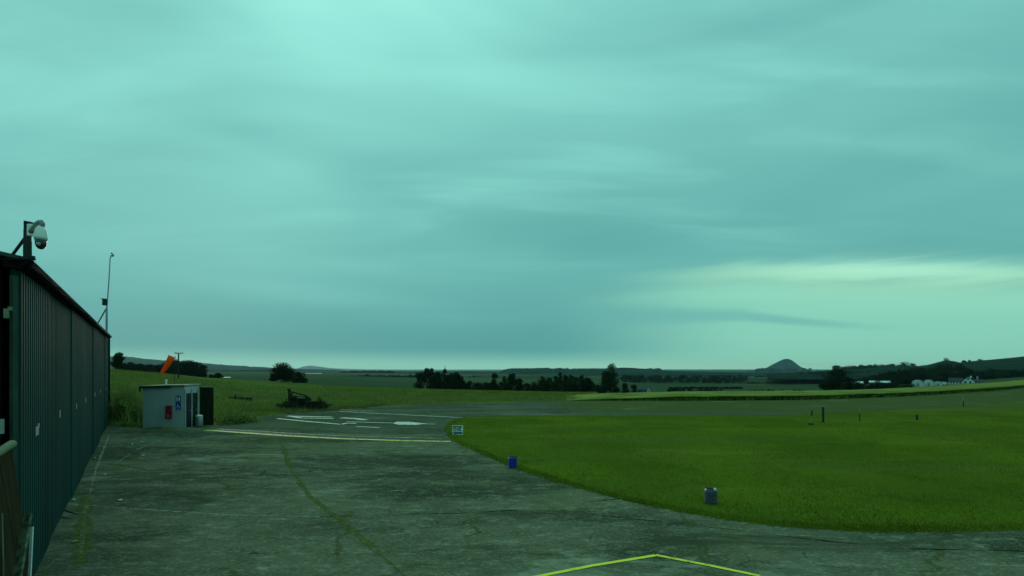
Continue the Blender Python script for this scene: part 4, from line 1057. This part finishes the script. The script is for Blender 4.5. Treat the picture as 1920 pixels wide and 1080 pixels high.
# ------------------------------------------------------------------ air
hb = MB().box((0, 11500, 180), (60000, 25000, 480)).build('haze', None) if False else None
vm = bpy.data.materials.new('haze'); vm.use_nodes = True; vt = vm.node_tree; vt.nodes.clear()
vo = vt.nodes.new('ShaderNodeOutputMaterial'); vp = vt.nodes.new('ShaderNodeVolumePrincipled')
vp.inputs['Color'].default_value = (.55, .88, 1, 1); vp.inputs['Density'].default_value = 3.6e-5; vp.inputs['Anisotropy'].default_value = 0.45
vt.links.new(vp.outputs['Volume'], vo.inputs['Volume'])
z0, z1 = -32, 186
mb = MB(); mb.box((0, 7800, (z0+z1)/2), (44000, 17000, z1-z0)); hz_o = mb.build('haze', vm); tag(hz_o, kind='stuff')

# ------------------------------------------------------------------ sky and sun
SUN_AZ, SUN_EL = math.radians(-35), math.radians(14)
W_ = bpy.data.worlds.new('World'); S.world = W_; W_.use_nodes = True
nt = W_.node_tree; n = NT(nt); bg = nt.nodes['Background']; bg.inputs['Strength'].default_value = .1
sky = nt.nodes.new('ShaderNodeTexSky'); sky.sky_type = 'NISHITA'; sky.sun_disc = False; sky.sun_elevation = SUN_EL; sky.sun_rotation = SUN_AZ
V = nt.nodes.new('ShaderNodeTexCoord').outputs['Generated']
x, y, z = n.sep(V)
az = n.math('DIVIDE', n.math('ARCTAN2', x, y), PI/180); el = n.math('DIVIDE', n.math('ARCSINE', z), PI/180)
zz = n.math('ADD', n.math('MAXIMUM', z, 0.0), .16)
pl = n.comb(n.math('DIVIDE', x, zz), n.math('DIVIDE', y, zz))
big = n.noise(n.mapping(pl, (.55, .9, 1), (0, 0, .5)), 1.0, 3, .42, .25)
fine = n.noise(n.mapping(pl, (.5, 2.0, 1), (0, 0, .2)), 1.6, 5, .5, .4)
streak = n.noise(n.mapping(n.comb(az, el), (.030, .30, 1), (0, 0, -.03)), 1.0, 5, .55, .5)
def blob2(E, ca, ce, wa, we):
    a = n.math('DIVIDE', n.math('SUBTRACT', az, ca), wa); b = n.math('DIVIDE', n.math('SUBTRACT', E, ce), we)
    r = n.math('ADD', n.math('MULTIPLY', a, a), n.math('MULTIPLY', b, b))
    return n.math('POWER', 2.718, n.math('MULTIPLY', r, -1.0))
def blob(ca, ce, wa, we):
    a = n.math('DIVIDE', n.math('SUBTRACT', az, ca), wa); b = n.math('DIVIDE', n.math('SUBTRACT', el, ce), we)
    r = n.math('ADD', n.math('MULTIPLY', a, a), n.math('MULTIPLY', b, b))
    return n.math('POWER', 2.718, n.math('MULTIPLY', r, -1.0))
mid = (.136, .440, .408); low = (.088, .325, .318); hor = (.28, .65, .47); bright = (.37, .93, .81); top = (.185, .545, .50); glow = (.33, .71, .49)
lf = n.math('MAXIMUM', n.math('SUBTRACT', n.math('MULTIPLY', az, -1.0), 12.0), 0.0)
rt = n.math('MAXIMUM', n.math('SUBTRACT', az, 26.0), 0.0)
eL = n.math('ADD', el, n.math('MULTIPLY', lf, .28))          # the cloud sheet hangs lower towards the left
eR = n.math('ADD', el, n.math('MULTIPLY', rt, .13))
lay = n.noise(n.mapping(n.comb(az, el), (.014, .085, 1), (0, 0, .035)), 1.0, 3, .42, .35)
c = n.mix(n.sm(el, 2, 12), low, mid)
c = n.mix(n.sm(el, 13, 34), c, top)
c = n.mix(n.math('MULTIPLY', blob2(eL, -27, 43, 34, 18), .97, clamp=True), c, bright)
c = n.mix(n.math('MULTIPLY', n.sm(lay, .48, .70), n.sm(el, 3, 8, 0, .60)), c, n.mix(.35, low, (.09, .33, .32)))
c = n.mix(n.math('MULTIPLY', n.sm(lay, .50, .36), n.sm(el, 4, 9, 0, .40)), c, (.22, .62, .56))
c = n.mix(n.math('MULTIPLY', n.sm(big, .42, .66), n.sm(el, 8, 20, .1, .50)), c, n.mix(.5, mid, low))
c = n.mix(n.math('MULTIPLY', n.math('MULTIPLY', n.sm(fine, .46, .72), n.sm(el, 8, 22)), .28), c, bright)
c = n.mix(n.math('MULTIPLY', n.sm(streak, .45, .7), n.sm(el, 14, 3, 0, .30)), c, low)
# bright break low at right, with wisps along its lower edge and a dark bar of cloud under it
wis = n.noise(n.mapping(n.comb(az, el), (.045, .55, 1), (0, 0, .06)), 1.0, 6, .62, .5)
elw = n.math('ADD', eR, n.math('MULTIPLY', n.math('SUBTRACT', wis, .5), 2.2))
band = n.math('MULTIPLY', n.sm(elw, 11.9, 10.6), n.sm(elw, 6.2, 9.0))
band = n.math('MULTIPLY', band, n.math('MULTIPLY', n.sm(az, 8, 32), n.sm(wis, .30, .55, .65, 1)))
c = n.mix(n.math('MULTIPLY', band, .80), c, glow)
c = n.mix(n.math('MULTIPLY', blob2(elw, 38, 11.0, 11, .9), .75), c, (.44, .88, .64))
c = n.mix(n.math('MULTIPLY', n.math('MULTIPLY', n.sm(elw, 9.8, 8.2), n.sm(az, 3, 30)), .85), c, (.275, .67, .505))
tp = n.math('ADD', eR, n.math('MULTIPLY', n.math('SUBTRACT', wis, .5), .7))
barw = n.sm(az, 8, 40, 1.35, .35)
dv_ = n.math('DIVIDE', n.math('ABSOLUTE', n.math('SUBTRACT', tp, n.sm(az, 2, 40, 6.4, 5.6))), barw)
c = n.mix(n.math('MULTIPLY', n.math('MULTIPLY', n.sm(dv_, 1.35, .2), n.math('MULTIPLY', n.sm(az, 2, 12), n.sm(az, 42, 30))), .58), c, (.125, .41, .39))
c = n.mix(n.math('MULTIPLY', n.sm(el, 2.6, .1), .8), c, hor)
c = n.mix(n.math('MULTIPLY', n.sm(el, 1.3, .2), n.sm(az, -20, 20, .25, .9)), c, (.38, .75, .52))
cm = n.mix(1.0, c, (10.0, 10.0, 10.0), 'MULTIPLY')
full = n.mix(.994, sky.outputs['Color'], cm)
n.L.new(full, bg.inputs['Color'])
sl = bpy.data.lights.new('sun', 'SUN'); sl.energy = .75; sl.angle = math.radians(25); sl.color = (1, .94, .76)
so = bpy.data.objects.new('sun', sl); COL.objects.link(so)
dv = Vector((math.sin(SUN_AZ)*math.cos(SUN_EL), math.cos(SUN_AZ)*math.cos(SUN_EL), math.sin(SUN_EL)))
so.rotation_euler = dv.to_track_quat('Z', 'Y').to_euler(); so.location = (0, 0, 60)

# ------------------------------------------------------------------ render settings
S.view_settings.view_transform = 'Standard'; S.view_settings.look = 'None'; S.view_settings.exposure = 0.06; S.view_settings.gamma = 1
S.render.engine = 'CYCLES'
cy = S.cycles; cy.use_denoising = True; cy.max_bounces = 5; cy.diffuse_bounces = 3; cy.volume_bounces = 0; cy.caustics_reflective = False; cy.caustics_refractive = False
cy.transparent_max_bounces = 8
